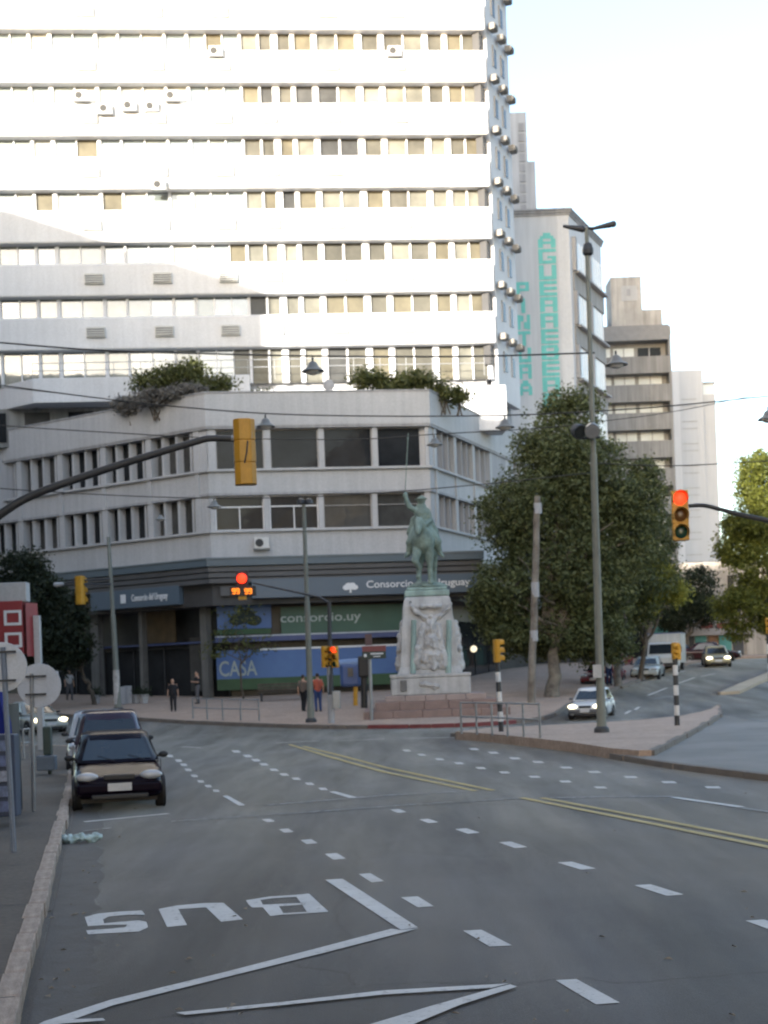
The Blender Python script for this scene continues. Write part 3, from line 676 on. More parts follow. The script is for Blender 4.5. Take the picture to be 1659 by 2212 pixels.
for k in range(6):
    a = .6 + k * 2.8; w = MB(); w.fbox(fR, a, a + 2.6, T(80) - .1, 5.2, -1.66, -1.62); obj('shop_window', w, GL_DARK, bank)

# ------------------------------------------------------------------ tower behind
TR = Vector((7.63, 86.0)); TLd = Vector((-29.7, -2.5)).normalized()
TLp = TR + TLd * 42
fT = Fr(TLp, TR); SD = Vector((.376, .927)); fS = Fr(TR, TR + SD * 5.2)
tower = empty('office_tower', (TR.x - 15, TR.y + 2, T(86)), 'tall white office tower with ribbon windows and projecting spandrel bands', 'tower')
lines = [fT.hit(1040, v)[1] for v in (744, 633, 521, 410.5, 298, 183.5, 70)]
fl = (lines[-1] - lines[0]) / 6
zl = [lines[0] + fl * k for k in range(-1, 13)]           # underside of each spandrel
body = [(fT.pt(0, 0, -.55)), fT.pt(fT.L - .55, 0, -.55), fT.pt(fT.L - .55, 0, -.55) + Vector((SD.x, SD.y, 0)) * 5.2, fT.pt(0, 0, -6)]
ztop = zl[-1] + 2.2
w = MB(); w.prism([(p.x, p.y) for p in body], 13.0, ztop - .1); obj('core', w, OLDG, tower)
w = MB()
for k, z in enumerate(zl):
    pass
def spandrel(z0, z1, x0=0.0, x1=None, d=.35):
    x1 = x1 or fT.L
    w = MB(); w.fbox(fT, x0, x1, z0, z1, -.5, d); o = obj('spandrel', w, WHITE, tower, bevel=.10); return o
sp_h = fl * .615
for k, z in enumerate(zl):
    if k == 0: continue
    spandrel(z, z + sp_h)
w = MB(); w.fbox(fT, -.02, fT.L + .02, ztop, ztop + .9, -5, .3); obj('roof_parapet', w, WHITE, tower)
# windows of the front: edges read at the floor between 633 and 690
WE = [(2, 40), (42, 78), (85, 122), (131, 176), (178, 222), (230, 272), (277, 324), (326, 372), (378, 420), (427, 462), (465, 499), (501, 535), (541, 575), (580, 605), (620, 646), (656, 692), (705, 745), (749, 787), (802, 837), (850, 890), (893, 932), (945, 975), (987, 1017), (1020, 1050)]
wx = [(fT.hit(a, 662)[0], fT.hit(b, 662)[0]) for a, b in WE]
for j in range(1, 9):                                                      # continue the pattern off to the left
    x = wx[0][0] - j * 1.32; 
    if x > .3: wx.append((x, x + 1.15))
wx.sort()
random.seed(3)
for k in range(0, len(zl) - 2):
    z0 = zl[k] + sp_h if k else zl[0] + fl * .35; z1 = zl[k + 1]
    if k > 9: continue
    prevb = 0.0
    for i, (a, b) in enumerate(wx):
        u = pix(*fT.pt((a + b) / 2, z0, -.2))[0]
        if a - prevb > .13:
            w = MB(); w.fbox(fT, prevb, a, z0, z1, -.5, -.12); obj('mullion', w, WHITE, tower)
        else:
            w = MB(); w.fbox(fT, prevb, a, z0, z1, -.4, -.16); obj('mullion', w, FRAMEW, tower)
        prevb = b
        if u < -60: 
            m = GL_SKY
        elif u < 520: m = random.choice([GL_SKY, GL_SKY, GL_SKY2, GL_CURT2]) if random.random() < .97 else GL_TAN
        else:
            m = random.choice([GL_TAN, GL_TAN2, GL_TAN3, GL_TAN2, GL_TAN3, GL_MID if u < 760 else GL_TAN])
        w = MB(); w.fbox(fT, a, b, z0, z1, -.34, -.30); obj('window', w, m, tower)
    w = MB(); w.fbox(fT, prevb, fT.L - .2, z0, z1, -.5, -.12); obj('mullion', w, WHITE, tower)
# right-hand side of the tower: bands, slot windows
SV = Vector((SD.x, SD.y, 0))
for k, z in enumerate(zl[:-1]):
    w = MB(); w.fbox(fS, .5, 5.2, z, z + fl, -.5, -.02); obj('side_panel', w, WHITE, tower)
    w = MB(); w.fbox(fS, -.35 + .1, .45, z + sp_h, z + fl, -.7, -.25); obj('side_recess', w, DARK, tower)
    for xx in (1.75, 3.45):
        w = MB(); w.fbox(fS, xx, xx + .7, z + .95 * sp_h, z + fl - .15, -.02, .01); g = obj('side_window', w, GL_DARK, tower)
        w = MB(); w.fbox(fS, xx - .1, xx, z + .9 * sp_h, z + fl - .1, -.02, .07); obj('side_fin', w, OLDG, tower)
# stepped block far behind the tower
PALEB = mat('pale_stepped_render', (.46, .465, .48), .8, .06, .3, streak=.15)
stb = empty('stepped_block', (at(1125, 500, 124).x, 126, T(124)), 'grey apartment block with stepped top rising behind the lettered wall', 'building')
for u0, u1, v0 in [(1040, 1140, 244), (1139, 1157, 345)]:
    a, b = at(u0, 350, 122), at(u1, 350, 122); zz_ = at((u0 + u1) / 2, v0, 122).z
    w = MB(); w.box(((a.x + b.x) / 2, 126 + (.4 if u0 > 1100 else 0), (zz_ + T(122)) / 2), (b.x - a.x, 8, zz_ - T(122))); obj('block', w, PALEB, stb)
for k in range(9):
    p = at(1126 + k * .6, 275 + k * 22, 122); w = MB(); w.box((p.x, 121.97, p.z), (.5, .1, .7)); obj('window', w, OLDG, stb)

# terrace storey: balcony band bending round the left end, with rails
Lb, _ = fT.hit(540, 830, 1.6)
z0 = fT.hit(200, 868, 1.6)[1]; z1 = fT.hit(200, 815, 1.6)[1]
bx0 = fT.hit(70, 830, 1.6)[0]
w = MB(); w.fbox(fT, bx0, Lb, z0, z1, -.4, 1.6); obj('terrace_parapet', w, WHITE, tower, bevel=.04)
pA = fT.pt(bx0, 0, 1.6); pB = pA + Vector((-.80, .60, 0)) * 16; fB = Fr(pA.xy, pB.xy)
w = MB(); w.fbox(fB, 0.02, 16, z0 - .02, z1 - .02, -1.0, 0); obj('terrace_parapet', w, WHITE, tower, bevel=.04)
w = MB()
for zz in (z1 + .45, z1 + .9): w.tube([fT.pt(bx0, zz, 1.5), fT.pt(fT.L - 1, zz, 1.5)], .025, 6)
for i in range(18): x = bx0 + (fT.L - 1 - bx0) * i / 17; w.tube([fT.pt(x, z1 - .3, 1.5), fT.pt(x, z1 + .9, 1.5)], .02, 6)
obj('terrace_railing', w, STEEL, tower)
x0 = fT.hit(545, 800, 1.6)[0]
w = MB(); w.fbox(fT, x0, fT.L + .3, z0 - 2.2, z0 + .55, -.4, 1.5); obj('terrace_wall', w, WHITE, tower, bevel=.04)
w = MB(); w.fbox(fT, 0, x0, ZR + .02, z0, -.3, -.1); obj('terrace_storey_wall', w, mat('terrace_storey_grey', (.22, .22, .21), .8, .25, .6, streak=.3), tower)
for i in range(7):
    xx = bx0 - 6 + i * 2.6; w = MB(); w.fbox(fT, xx, xx + 1.5, ZR + .3, z0 - .25, -.1, -.06); obj('terrace_window', w, GL_DARK if i % 2 else GL_MID, tower)

# ------------------------------------------------------------------ window air conditioners
ac = MB(); ac.box((0, .12, 0), (1.12, .66, .62)); 
acl = MB(); 
for k in range(5): acl.box((0, -.225, -.22 + k * .11), (1.02, .05, .045))
ACB = mat('ac_case', (.55, .55, .53), .6, .08); ACD = mat('ac_louvre_shadow', (.05, .05, .05), .8, .1)
def acunit(loc, rz, label, group, split=False):
    o = empty('air_conditioner', loc, label, 'air conditioner', group, rz)
    if split:
        w = MB(); w.box((0, 0, .3), (.8, .32, .58)); obj('case', w, ACB, o, local=True, bevel=.02)
        w = MB(); w.lathe([(.22, -.175), (.22, -.165)], (-.12, 0, .3), 20, 'Y'); obj('fan_grille', w, ACD, o, local=True)
        w = MB(); w.box((0, .05, -.02), (.9, .4, .04)); obj('bracket', w, STEEL, o, local=True)
        return o
    w = MB(); w.box((0, .15, 0), (1.14, .5, .64)); obj('case', w, ACB, o, local=True, bevel=.02)
    w = MB(); w.box((0, -.105, 0), (1.04, .02, .54)); obj('grille_back', w, ACD, o, local=True)
    for k in range(4):
        w = MB(); w.box((0, -.15, -.2 + k * .135), (1.06, .06, .062)); obj('louvre', w, ACB, o, local=True)
    return o
proto = acunit((0, 0, 0), 0, 'louvred air conditioner set in the white front wall of the office tower', 'air conditioners in the tower front')
rzT = math.atan2(fT.u.y, fT.u.x); first = True
accols = [fT.hit(u, 711, .4)[0] for u in (207, 355, 498, 594, 732, 877)]
def put(src, loc, rz, label=None, group=None):
    global first
    o = copy_tree(src); o.location = loc; o.rotation_euler = (0, 0, rz)
    if label: o['label'] = label; o['group'] = group
    return o
for k in range(1, 9):
    for i, x in enumerate(accols):
        if k > 5 and i in (3,) : continue
        put(proto, fT.pt(x, zl[k] + sp_h * .52, .42), rzT)
for k in range(1, 9):
    for xx, dz in ((.9, 0), (2.7, 0), (4.4, 0)):
        q = fS.pt(xx, zl[k] + sp_h * .3 + dz, .42); put(proto, q, math.atan2(fS.u.y, fS.u.x), 'louvred air conditioner jutting from the shaded side wall of the office tower', 'air conditioners on the tower side').scale = (.6, .8, .62)
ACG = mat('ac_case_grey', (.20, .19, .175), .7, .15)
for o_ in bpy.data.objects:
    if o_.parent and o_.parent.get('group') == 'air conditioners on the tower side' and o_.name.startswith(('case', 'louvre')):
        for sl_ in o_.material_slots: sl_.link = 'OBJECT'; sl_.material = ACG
for c in kids(proto): bpy.data.objects.remove(c)
bpy.data.objects.remove(proto)
sp = acunit((0, 0, 0), 0, 'small split air conditioner outdoor unit with round fan hung under a tower window', 'split units on the tower front', True)
for u, v in [(228, 236), (280, 229), (328, 231), (372, 208), (175, 208), (466, 112), (344, 400), (852, 112)]:
    x, z = fT.hit(u, v, .5); put(sp, fT.pt(x, z - .3, .55), rzT)
x, z = fC.hit(565, 1173, .3); put(sp, fC.pt(x, z - .3, .28), math.atan2(fC.u.y, fC.u.x), 'white split air conditioner unit on the bank wall under the strip windows', 'split unit on the bank wall')
for c in kids(sp): bpy.data.objects.remove(c)
bpy.data.objects.remove(sp)
# ------------------------------------------------------------------ paint-shop building with vertical lettering
ax, ay = 15.4, 106.5
agu = empty('paint_shop_building', (ax - 3, ay + 3, T(106)), 'pale apartment block with tall teal vertical letters on its blank wall', 'building')
ztA = at(1228, 450, ay).z
fA = Fr((ax - 11, ay), (ax, ay)); AD = Vector((3.8, 8.5)).normalized(); fA2 = Fr((ax, ay), (ax + AD.x * 9.4, ay + AD.y * 9.4))
PALE = mat('pale_blue_grey_render', (.52, .535, .56), .8, .04, .3, streak=.1, bump=.05)
w = MB(); pts = [(ax - 11, ay), (ax, ay), (ax + AD.x * 9.4, ay + AD.y * 9.4), (ax - 9 + AD.x * 9.4, ay + 2 + AD.y * 9.4)]
w.prism(pts, T(106), ztA - .5); obj('wall', w, PALE, agu)
for k in range(3):
    w = MB(); w.fbox(fA, -.1, 11.1 + .1 * k, ztA - .5 + .17 * k, ztA - .36 + .17 * k, -3, .1 + .08 * k); w2 = w; w2.fbox(fA2, .0, 9.5, ztA - .5 + .17 * k + .01, ztA - .36 + .17 * k + .01, -3, .1 + .08 * k); obj('cornice', w, OLDG, agu)
w = MB(); w.fbox(fA, 10.1, 11.0, T(106), ztA - .55, .0, .05); obj('corner_strip', w, WHITE, agu)
LET = {'A': [(0, 0, .28, .6), (.72, 0, 1, .6), (.28, .25, .72, .42), (.12, .6, .88, .8), (.28, .8, .72, 1)],
       'G': [(0, 0, .25, 1), (.25, .78, 1, 1), (.25, 0, 1, .22), (.75, .22, 1, .52), (.5, .36, .75, .52)],
       'U': [(0, 0, .28, 1), (.72, 0, 1, 1), (.28, 0, .72, .24)],
       'E': [(0, 0, .26, 1), (.26, .78, 1, 1), (.26, .39, 1, .6), (.26, 0, 1, .22)],
       'R': [(0, 0, .28, 1), (.28, .76, 1, 1), (.72, .5, 1, .76), (.28, .36, 1, .5), (.72, 0, 1, .36)],
       'B': [(0, 0, .28, 1), (.28, .8, .95, 1), (.72, .58, 1, .8), (.28, .42, .95, .58), (.72, .2, 1, .42), (.28, 0, .95, .2)],
       'P': [(0, 0, .28, 1), (.28, .78, 1, 1), (.72, .56, 1, .78), (.28, .38, 1, .56)], 'I': [(.34, 0, .66, 1)],
       'N': [(0, 0, .26, 1), (.74, 0, 1, 1), (.26, .55, .5, .95), (.5, .05, .74, .5)], 'T': [(0, .78, 1, 1), (.36, 0, .64, .78)]}
def vword(word, uc, v0, dv, wpx, hpx):
    for i, ch in enumerate(word):
        vc = v0 + i * dv; uc_ = uc + (vc - v0) * .032
        x, z = fA.hit(uc_, vc, .03); s = ay / F; ww, hh = wpx * s, hpx * s
        w = MB()
        for a, b, c, d in LET[ch]: w.fbox(fA, x + (a - .5) * ww, x + (c - .5) * ww, z + (b - .5) * hh, z + (d - .5) * hh, .0, .035)
        obj('wall_letter', w, TEAL, agu)
vword('AGUERREBERE', 1181, 519, 34.6, 38, 32)
vword('PINTURA', 1129, 625, 35.5, 28, 32)
# street side: piers, bands and windows
zf = [T(106) + 4 + 4.15 * k for k in range(8)]
for k, z in enumerate(zf):
    if z + 4.4 > ztA: break
    w = MB(); w.fbox(fA2, .6, 9.4, z, z + 1.35, -.3, .12); obj('side_band', w, mat('tan_grey_band', (.30, .29, .28), .8, .1, .5, streak=.2), agu)
    w = MB(); w.fbox(fA2, .9, 9.4, z + 1.35, z + 1.5, -.3, .5); obj('sill_ledge', w, OLDG, agu)
    for i in range(2):
        a = 1.2 + i * 4.2
        w = MB(); w.fbox(fA2, a, a + 3.5, z + 1.5, z + 4.0, -.06, .03); p = obj('window', w, GL_CURT, agu)  # pale reflection put into the pane colour
        w = MB()
        for j in range(6): w.fbox(fA2, a + j * .69, a + j * .69 + .07, z + 1.5, z + 4.0, .03, .08)
        obj('window_frame', w, FRAMEW, p)
        w = MB(); w.fbox(fA2, a - .55, a - .1, z + 1.5, z + 4.1, -.05, .3); obj('pier', w, OLDG, agu)
w = MB(); w.fbox(fA, 0, 11.0, T(106) + .2, 6.6, .06, .2); obj('shopfront', w, DARK, agu)
w = MB(); w.fbox(fA2, .05, 9.3, T(106) + .2, 6.0, .13, .2); obj('shopfront', w, DARK, agu)
for k in range(3): w = MB(); w.fbox(fA2, .5 + 3 * k, 3.0 + 3 * k, T(106) + .3, 4.6, .2, .24); obj('shop_window', w, GL_DARK if k != 1 else GL_MID, agu)
w = MB(); w.fbox(fA2, .05, 9.3, 4.8, 5.6, .2, .7); obj('shop_fascia', w, SLATM, agu)
# ------------------------------------------------------------------ grey balcony building
GB = mat('grey_concrete_balcony', (.25, .245, .24), .85, .1, .4, streak=.25, bump=.1)
yb = 135.0
bal = empty('balcony_building', (26, yb + 4, T(yb)), 'grey concrete apartment block with stacked balconies and roof water tanks', 'building')
xr = at(1452, 900, yb).x; xl = at(1302, 900, yb).x - 1; fG = Fr((xl, yb), (xr, yb)); Lg = fG.L
ztp = at(1400, 712, yb).z
w = MB(); w.fbox(fG, 0, Lg, T(yb), ztp, -9, -1.4); obj('wall', w, mat('shaded_wall_grey', (.30, .30, .30), .8, .1), bal)
w = MB(); w.fbox(fG, 0, Lg, ztp - 1.0, ztp + .45, -1.4, 0); obj('roof_parapet', w, mat('dark_grey_parapet', (.22, .22, .225), .8, .1), bal)
w = MB(); w.fbox(fG, Lg - .12, Lg + .12, T(yb), ztp, -1.5, -.02); obj('end_wall', w, GB, bal)
flh = at(1400, 831, yb).z - at(1400, 892, yb).z
for k in range(10):
    zb = at(1400, 768, yb).z - 0.0 - flh * k
    if zb < 4: break
    w = MB(); w.fbox(fG, .12, Lg - .12, zb - 1.55, zb - .05, -.12, 0); obj('balcony_front', w, GB, bal)
    w = MB(); w.fbox(fG, 0.12, Lg - .12, zb - 1.7, zb - 1.55, -1.4, -.0); obj('balcony_slab', w, GB, bal)
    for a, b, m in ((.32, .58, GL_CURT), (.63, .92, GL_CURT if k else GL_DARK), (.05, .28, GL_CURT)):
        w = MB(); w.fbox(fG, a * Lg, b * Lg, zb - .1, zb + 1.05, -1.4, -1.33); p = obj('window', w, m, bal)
        w = MB(); mth = (a + b) / 2 * Lg; w.fbox(fG, mth - .05, mth + .05, zb - .1, zb + 1.05, -1.33, -1.28); obj('window_frame', w, FRAMEG, p)
    for a in (.35, .72):
        w = MB(); w.lathe([(.12, -.02), (.12, .12)], fG.pt(a * Lg, zb - 1.25, .05), 8, 'Y'); obj('drain_spout', w, GB, bal)
TANK = mat('tank_concrete', (.42, .40, .375), .85, .16, .7, streak=.25, bump=.15)
a0, zz = fG.hit(1318, 600, -2); a1, _ = fG.hit(1384, 600, -2)
w = MB(); w.fbox(fG, a0, a1, ztp, zz, -5, -1.9); tk = obj('water_tank', w, TANK, bal); 
w = MB(); xm = (a0 + a1) / 2 + .3; w.fbox(fG, xm - .8, xm + .8, zz - 2.4, zz - .9, -1.9, -1.86); obj('patch', w, OLDW, tk)
w = MB(); w.fbox(fG, xm - .25, xm + .1, zz - 1.9, zz - 1.2, -1.86, -1.84); obj('hatch', w, OLDG, tk)
a2, zz2 = fG.hit(1430, 667, -2); w = MB(); w.fbox(fG, a1, a2, ztp, zz2, -5, -2.1); obj('water_tank', w, TANK, bal)
a3, zz3 = fG.hit(1450, 702, -2); w = MB(); w.fbox(fG, a2, a3, ztp, zz3, -5, -2.3); obj('water_tank', w, TANK, bal)
w = MB(); w.fbox(fG, -.6, .8, ztp, at(1310, 668, yb).z, -5, -2); obj('roof_shed', w, OLDG, bal)
# ------------------------------------------------------------------ plain white building
yw = 150.0
wb = empty('white_block', (38, yw + 5, T(yw)), 'plain white apartment block with blank grooved wall', 'building')
WB = mat('bright_white_render', (.46, .475, .50), .8, .03, .3, streak=.05)
xa, xb, xc = at(1456, 1000, yw).x, at(1524, 1000, yw).x, at(1556, 1000, yw).x
f1 = Fr((xa, yw), (xb, yw)); f2 = Fr((xb, yw + 1.2), (xc, yw + 1.2))
z1 = at(1490, 799, yw).z; z2 = at(1540, 847, yw).z
w = MB(); w.fbox(f1, 0, f1.L, T(yw), z1, -12, 0); obj('wall', w, WB, wb)
w = MB(); w.fbox(f2, .0, f2.L, T(yw), z2, -9, 0); obj('wall', w, WB, wb)
w = MB(); w.fbox(f1, .05, .85, T(yw) + 1, z1 - .2, 0.003, .09); obj('corner_strip', w, WHITE, wb)
for k in range(12):
    zz = z1 - 3.2 - k * 2.4
    if zz < 6: break
    w = MB(); w.fbox(f1, 1.0, 2.7, zz, zz + .06, 0.0, .05); w.fbox(f1, 1.0, 2.7, zz - .75, zz - .70, 0.0, .05); obj('wall_ledge', w, OLDG, wb)
w = MB(); w.fbox(f2, -.1, f2.L + .05, z2 + 1.15, z2 + 1.35, -3, .1); obj('roof_canopy', w, OLDG, wb)
w = MB(); w.fbox(f2, .1, f2.L - .05, z2, z2 + 1.15, -.1, -.05); obj('roof_railing', w, mat('frosted_panel', (.6, .66, .68), .3, .05), wb)
# ------------------------------------------------------------------ teal-fronted shop at the end of the street
ysh = 112.0
shop = empty('teal_shop', (at(1550, 1400, ysh).x, ysh + 3, T(ysh)), 'low beige corner shop with teal front and old balcony above', 'shop')
xs0, xs1 = at(1478, 1400, ysh).x, at(1680, 1400, ysh).x; fH = Fr((xs0, ysh), (xs1, ysh))
BEI = mat('beige_plaster', (.36, .32, .28), .85, .12, .5, streak=.25, bump=.1)
zsf = fH.hit(1540, 1372)[1]; zst = fH.hit(1540, 1340)[1]; zrf = fH.hit(1590, 1212)[1]
w = MB(); w.fbox(fH, 0, fH.L, T(ysh) - .3, zrf, -8, -.05); obj('wall', w, BEI, shop)
w = MB(); w.fbox(fH, 0, fH.L * .72, zsf, zst, -.05, .5); obj('sign_fascia', w, mat('pale_pink_fascia', (.42, .36, .33), .7, .12), shop)
TL = mat('teal_tiles', (.07, .22, .20), .6, .2, .8)
for u0, u1, m in [(1478, 1500, DARK), (1502, 1526, TL), (1531, 1552, mat('rust_poster', (.22, .12, .07), .8, .3)), (1554, 1580, TL), (1584, 1606, DARK), (1612, 1640, BEI)]:
    a = fH.hit(u0, 1400)[0]; b = fH.hit(u1, 1400)[0]; w = MB(); w.fbox(fH, a, b, T(ysh) - .2, zsf - .02, -.05, .06); obj('front_panel', w, m, shop)
for u0, u1 in [(1512, 1536), (1545, 1590)]:
    a, z = fH.hit(u0, 1352); b, _ = fH.hit(u1, 1352); w = MB(); w.fbox(fH, a, b, z - .22, z + .2, .5, .53); obj('sign_mark', w, mat('faded_red', (.30, .075, .06), .7, .2), shop)
a, z = fH.hit(1575, 1290); b, _ = fH.hit(1625, 1290); w = MB(); w.fbox(fH, a, b, z - .3, z - .1, -.05, 1.0); o = obj('balcony', w, OLDG, shop)
a, z1_ = fH.hit(1571, 1243); b, z0_ = fH.hit(1586, 1284); w = MB(); w.fbox(fH, a, b, z0_, z1_, -.05, -.02); obj('balcony_door', w, GL_DARK, shop)
# a plain shaded building lining the right-hand street further on the left
lb = empty('street_terrace', (24, 122, T(120)), 'shaded low shopfront row under the street trees', 'building')
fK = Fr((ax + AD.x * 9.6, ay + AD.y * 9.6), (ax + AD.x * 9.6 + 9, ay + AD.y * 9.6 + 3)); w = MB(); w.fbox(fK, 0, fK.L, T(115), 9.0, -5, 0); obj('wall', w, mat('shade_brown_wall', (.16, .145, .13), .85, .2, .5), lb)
for k in range(3): w = MB(); w.fbox(fK, .5 + 3 * k, 2.9 + 3 * k, T(115), 5.2, 0, .04); obj('shopfront', w, GL_DARK if k != 1 else TL, lb)

# ------------------------------------------------------------------ buildings behind and beside the camera that cast the evening shade
def blocker(name, pts, h, label, ground=0.0, m=None):
    o = empty(name, (sum(p[0] for p in pts) / len(pts), sum(p[1] for p in pts) / len(pts), ground), label, 'building')
    w = MB(); w.prism(pts, ground, h); obj('wall', w, m or BEI, o)
    n = len(pts)
    for i in range(n):
        A, B = Vector(pts[i]), Vector(pts[(i + 1) % n])
        if (B - A).length < 5: continue
        d = (B - A).normalized(); nn = Vector((d.y, -d.x))
        ce = Vector((sum(p[0] for p in pts) / n, sum(p[1] for p in pts) / n))
        if nn.dot(A - ce) < 0: nn = -nn
        w = MB(); L = (B - A).length; k = int(L / 3.2)
        for j in range(k):
            for f in range(int((h - 5) / 3.3)):
                c = A + d * (L * (j + .5) / k) + nn * .03
                R = Matrix.Rotation(math.atan2(d.y, d.x), 4, 'Z'); w.box((c.x, c.y, ground + 5.2 + f * 3.3), (1.5, .06, 1.7), R)
        if w.v: obj('window_row', w, GL_DARK, o)
    return o
blocker('apartment_block', [(-11.6, 33), (-33.5, 33), (-33.5, -60), (-11.6, -60)], 32.0, 'beige apartment block lining the near pavement beside the camera')
e = Vector((-6.4, 17)).normalized(); q = Vector((-17, -6.4)).normalized()
a_ = Vector((-32.2, 33.6)); blocker('high_rise', [tuple(a_), tuple(a_ + e * 52), tuple(a_ + e * 52 + q * 20), tuple(a_ + q * 20)], 40.1, 'high beige block across the side street beyond the near pavement')
blocker('added_shade_block', [(13, 21), (34, 21), (34, -60), (13, -60)], 26.0, 'unseen beige block added behind the camera to shade the near road')  # unseen block added to darken the near road
# ------------------------------------------------------------------ trees and plants
def leaves(name, lumps, n, size, m, parent, seed=1, flat=.35, shell=.55):
    """leaf-sized quads gathered in twig clumps inside ellipsoid lumps [(centre, radii, weight)]"""
    r = np.random.default_rng(seed)
    if n > 6000:                                          # break every lump into uneven clumps with gaps between
        sub = []
        for c, R, wt in lumps:
            c = np.array(c); R = np.array(R); sub.append((tuple(c), tuple(R * .85), wt * .6))
            for k in range(9):
                d = r.normal(size=3); d /= np.linalg.norm(d); q = r.uniform(.40, .58); sub.append((tuple(c + d * R * r.uniform(.52, .70)), tuple(R * q * np.array([1.05, 1.05, .85])), wt * .1 * (q / .38) ** 2))
        lumps = sub
    wts = np.array([l[2] for l in lumps], float); wts /= wts.sum()
    V = []; 
    per = 22; nc = max(1, n // per); which = r.choice(len(lumps), nc, p=wts)
    d = r.normal(size=(nc, 3)); d /= np.linalg.norm(d, axis=1)[:, None]
    rad = shell + (1 - shell) * r.random(nc) ** .7; rad *= r.uniform(.82, 1.12, nc)
    C = np.array([lumps[i][0] for i in which]); R = np.array([lumps[i][1] for i in which])
    cen = C + d * R * rad[:, None]
    cs = r.uniform(.5, 1.25, nc) * size * 3.0
    idx = np.repeat(np.arange(nc), per); N = len(idx)
    P = cen[idx] + r.normal(size=(N, 3)) * (cs[idx] * .55)[:, None] * np.array([1, 1, .7])
    nrm = r.normal(size=(N, 3)) + d[idx] * .8 + np.array([0, 0, flat * 1.5]); nrm /= np.linalg.norm(nrm, axis=1)[:, None]
    t = r.normal(size=(N, 3)); t -= nrm * (t * nrm).sum(1)[:, None]; t /= np.linalg.norm(t, axis=1)[:, None]
    b = np.cross(nrm, t); s = (size * r.uniform(.45, 1.5, N))[:, None]
    q = np.stack([P - t * s * .5, P + b * s * .36 + nrm * s * .1, P + t * s * .55, P - b * s * .36 + nrm * s * .1], 1).reshape(-1, 3)
    off = np.array(wloc(parent)) if parent else np.zeros(3)
    me = bpy.data.meshes.new(name); me.vertices.add(4 * N); me.vertices.foreach_set('co', (q - off).astype(np.float32).ravel())
    me.loops.add(4 * N); me.loops.foreach_set('vertex_index', np.arange(4 * N, dtype=np.int32))
    me.polygons.add(N); me.polygons.foreach_set('loop_start', np.arange(0, 4 * N, 4, dtype=np.int32)); me.polygons.foreach_set('loop_total', np.full(N, 4, np.int32))
    me.update(calc_edges=True); me.materials.append(m)
    o = bpy.data.objects.new(name, me); COL.objects.link(o); o.parent = parent; return o
def trunkpath(p0, p1, n=6, wob=.12):
    p0, p1 = Vector(p0), Vector(p1); out = []
    for i in range(n + 1):
        t = i / n; p = p0.lerp(p1, t)
        if 0 < i < n: p += Vector((random.uniform(-wob, wob), random.uniform(-wob, wob), 0))
        out.append(p)
    return out
def tree(base, lumps, n, size, m, label, r0=.22, fork=.45, seed=1, bark=None, group=None, cat='tree', name='street_tree', shell=.55):
    t = empty(name, base, label, cat, group); bark = bark or BARK; base = Vector(base)
    cz = min(l[0][2] - l[1][2] * .5 for l in lumps); c = sum((Vector(l[0]) for l in lumps), Vector()) / len(lumps)
    f = base.lerp(c, fork); f.x = base.x + (c.x - base.x) * .3; f.y = base.y + (c.y - base.y) * .3
    w = MB(); w.tube(trunkpath(base - Vector((0, 0, .1)), f), [r0 * 1.25] + [r0 * (1 - .06 * i) for i in range(6)], 10); obj('trunk', w, bark, t, smooth=True)
    for l in lumps:
        w = MB(); e = Vector(l[0]) + Vector((0, 0, l[1][2] * .3)); w.tube(trunkpath(f - Vector((0, 0, .2)), e, 6, .25), [r0 * .6 * (1 - .14 * i) for i in range(7)], 7); obj('limb', w, bark, t, smooth=True)
        for k in range(4):
            w = MB(); s = Vector(f).lerp(e, .35 + .15 * k); d = Vector((random.uniform(-1, 1) * l[1][0], random.uniform(-1, 1) * l[1][1], random.uniform(.0, .8) * l[1][2])) * .75
            w.tube(trunkpath(s, s + d, 4, .12), [r0 * .28 * (1 - .2 * i) for i in range(5)], 6); obj('branch', w, bark, t, smooth=True)
    leaves('crown', lumps, n, size, m, t, seed, shell=shell); return t
def lump(u, v, y, ru, rv, wt=1.0, ry=None):
    p = at(u, v, y); s = y / F; return (tuple(p), (ru * s, ry or ru * s, rv * s), wt)
random.seed(11)
b1 = G(1192, 1505, .15)
tree(b1, [lump(1195, 960, 72, 95, 100, 1), lump(1120, 1110, 70.5, 95, 120, 1.1), lump(1270, 1060, 71, 120, 130, 1.5), lump(1340, 1130, 72, 95, 130, 1.2), lump(1200, 1230, 70, 120, 110, 1.4), lump(1090, 1270, 69.5, 75, 90, .8), lump(1290, 1300, 70, 110, 100, 1.2), lump(1130, 1360, 70, 95, 60, .9), lump(1250, 1375, 70, 110, 60, 1.0), lump(1060, 1310, 69.5, 55, 60, .6), lump(1235, 900, 73, 75, 60, .6), lump(1400, 1060, 73, 55, 80, .6), lump(1185, 1130, 71, 130, 150, 1.4), lump(1300, 1200, 71, 120, 130, 1.3), lump(1190, 1395, 70, 80, 40, .6), lump(1310, 1390, 71, 70, 40, .6), lump(1230, 1010, 72, 120, 110, 1.2)],
     150000, .145, LEAF1, 'huge dark green plane tree beside the wooden pole and the monument', .34, .42, 5, BARKP)
b2 = G(1335, 1482, .15)
tree(b2, [lump(1395, 1180, 80, 75, 90, 1), lump(1360, 1290, 79, 90, 80, 1), lump(1290, 1345, 79, 80, 55, .8), lump(1330, 1230, 79, 60, 60, .7)], 42000, .145, LEAF1, 'smaller plane tree leaning over the parked maroon car', .2, .42, 6, BARKP)
b3 = G(1405, 1452, .15)
tree(tuple(G(1382, 1466, .15)), [lump(1418, 1255, 79.5, 40, 42, 1), lump(1382, 1305, 79, 45, 36, .7), lump(1455, 1275, 80, 30, 32, .6)], 12000, .15, LEAF3, 'yellow-green tree crown with sunlight painted into its leaves above the white box truck', .16, .45, 8)
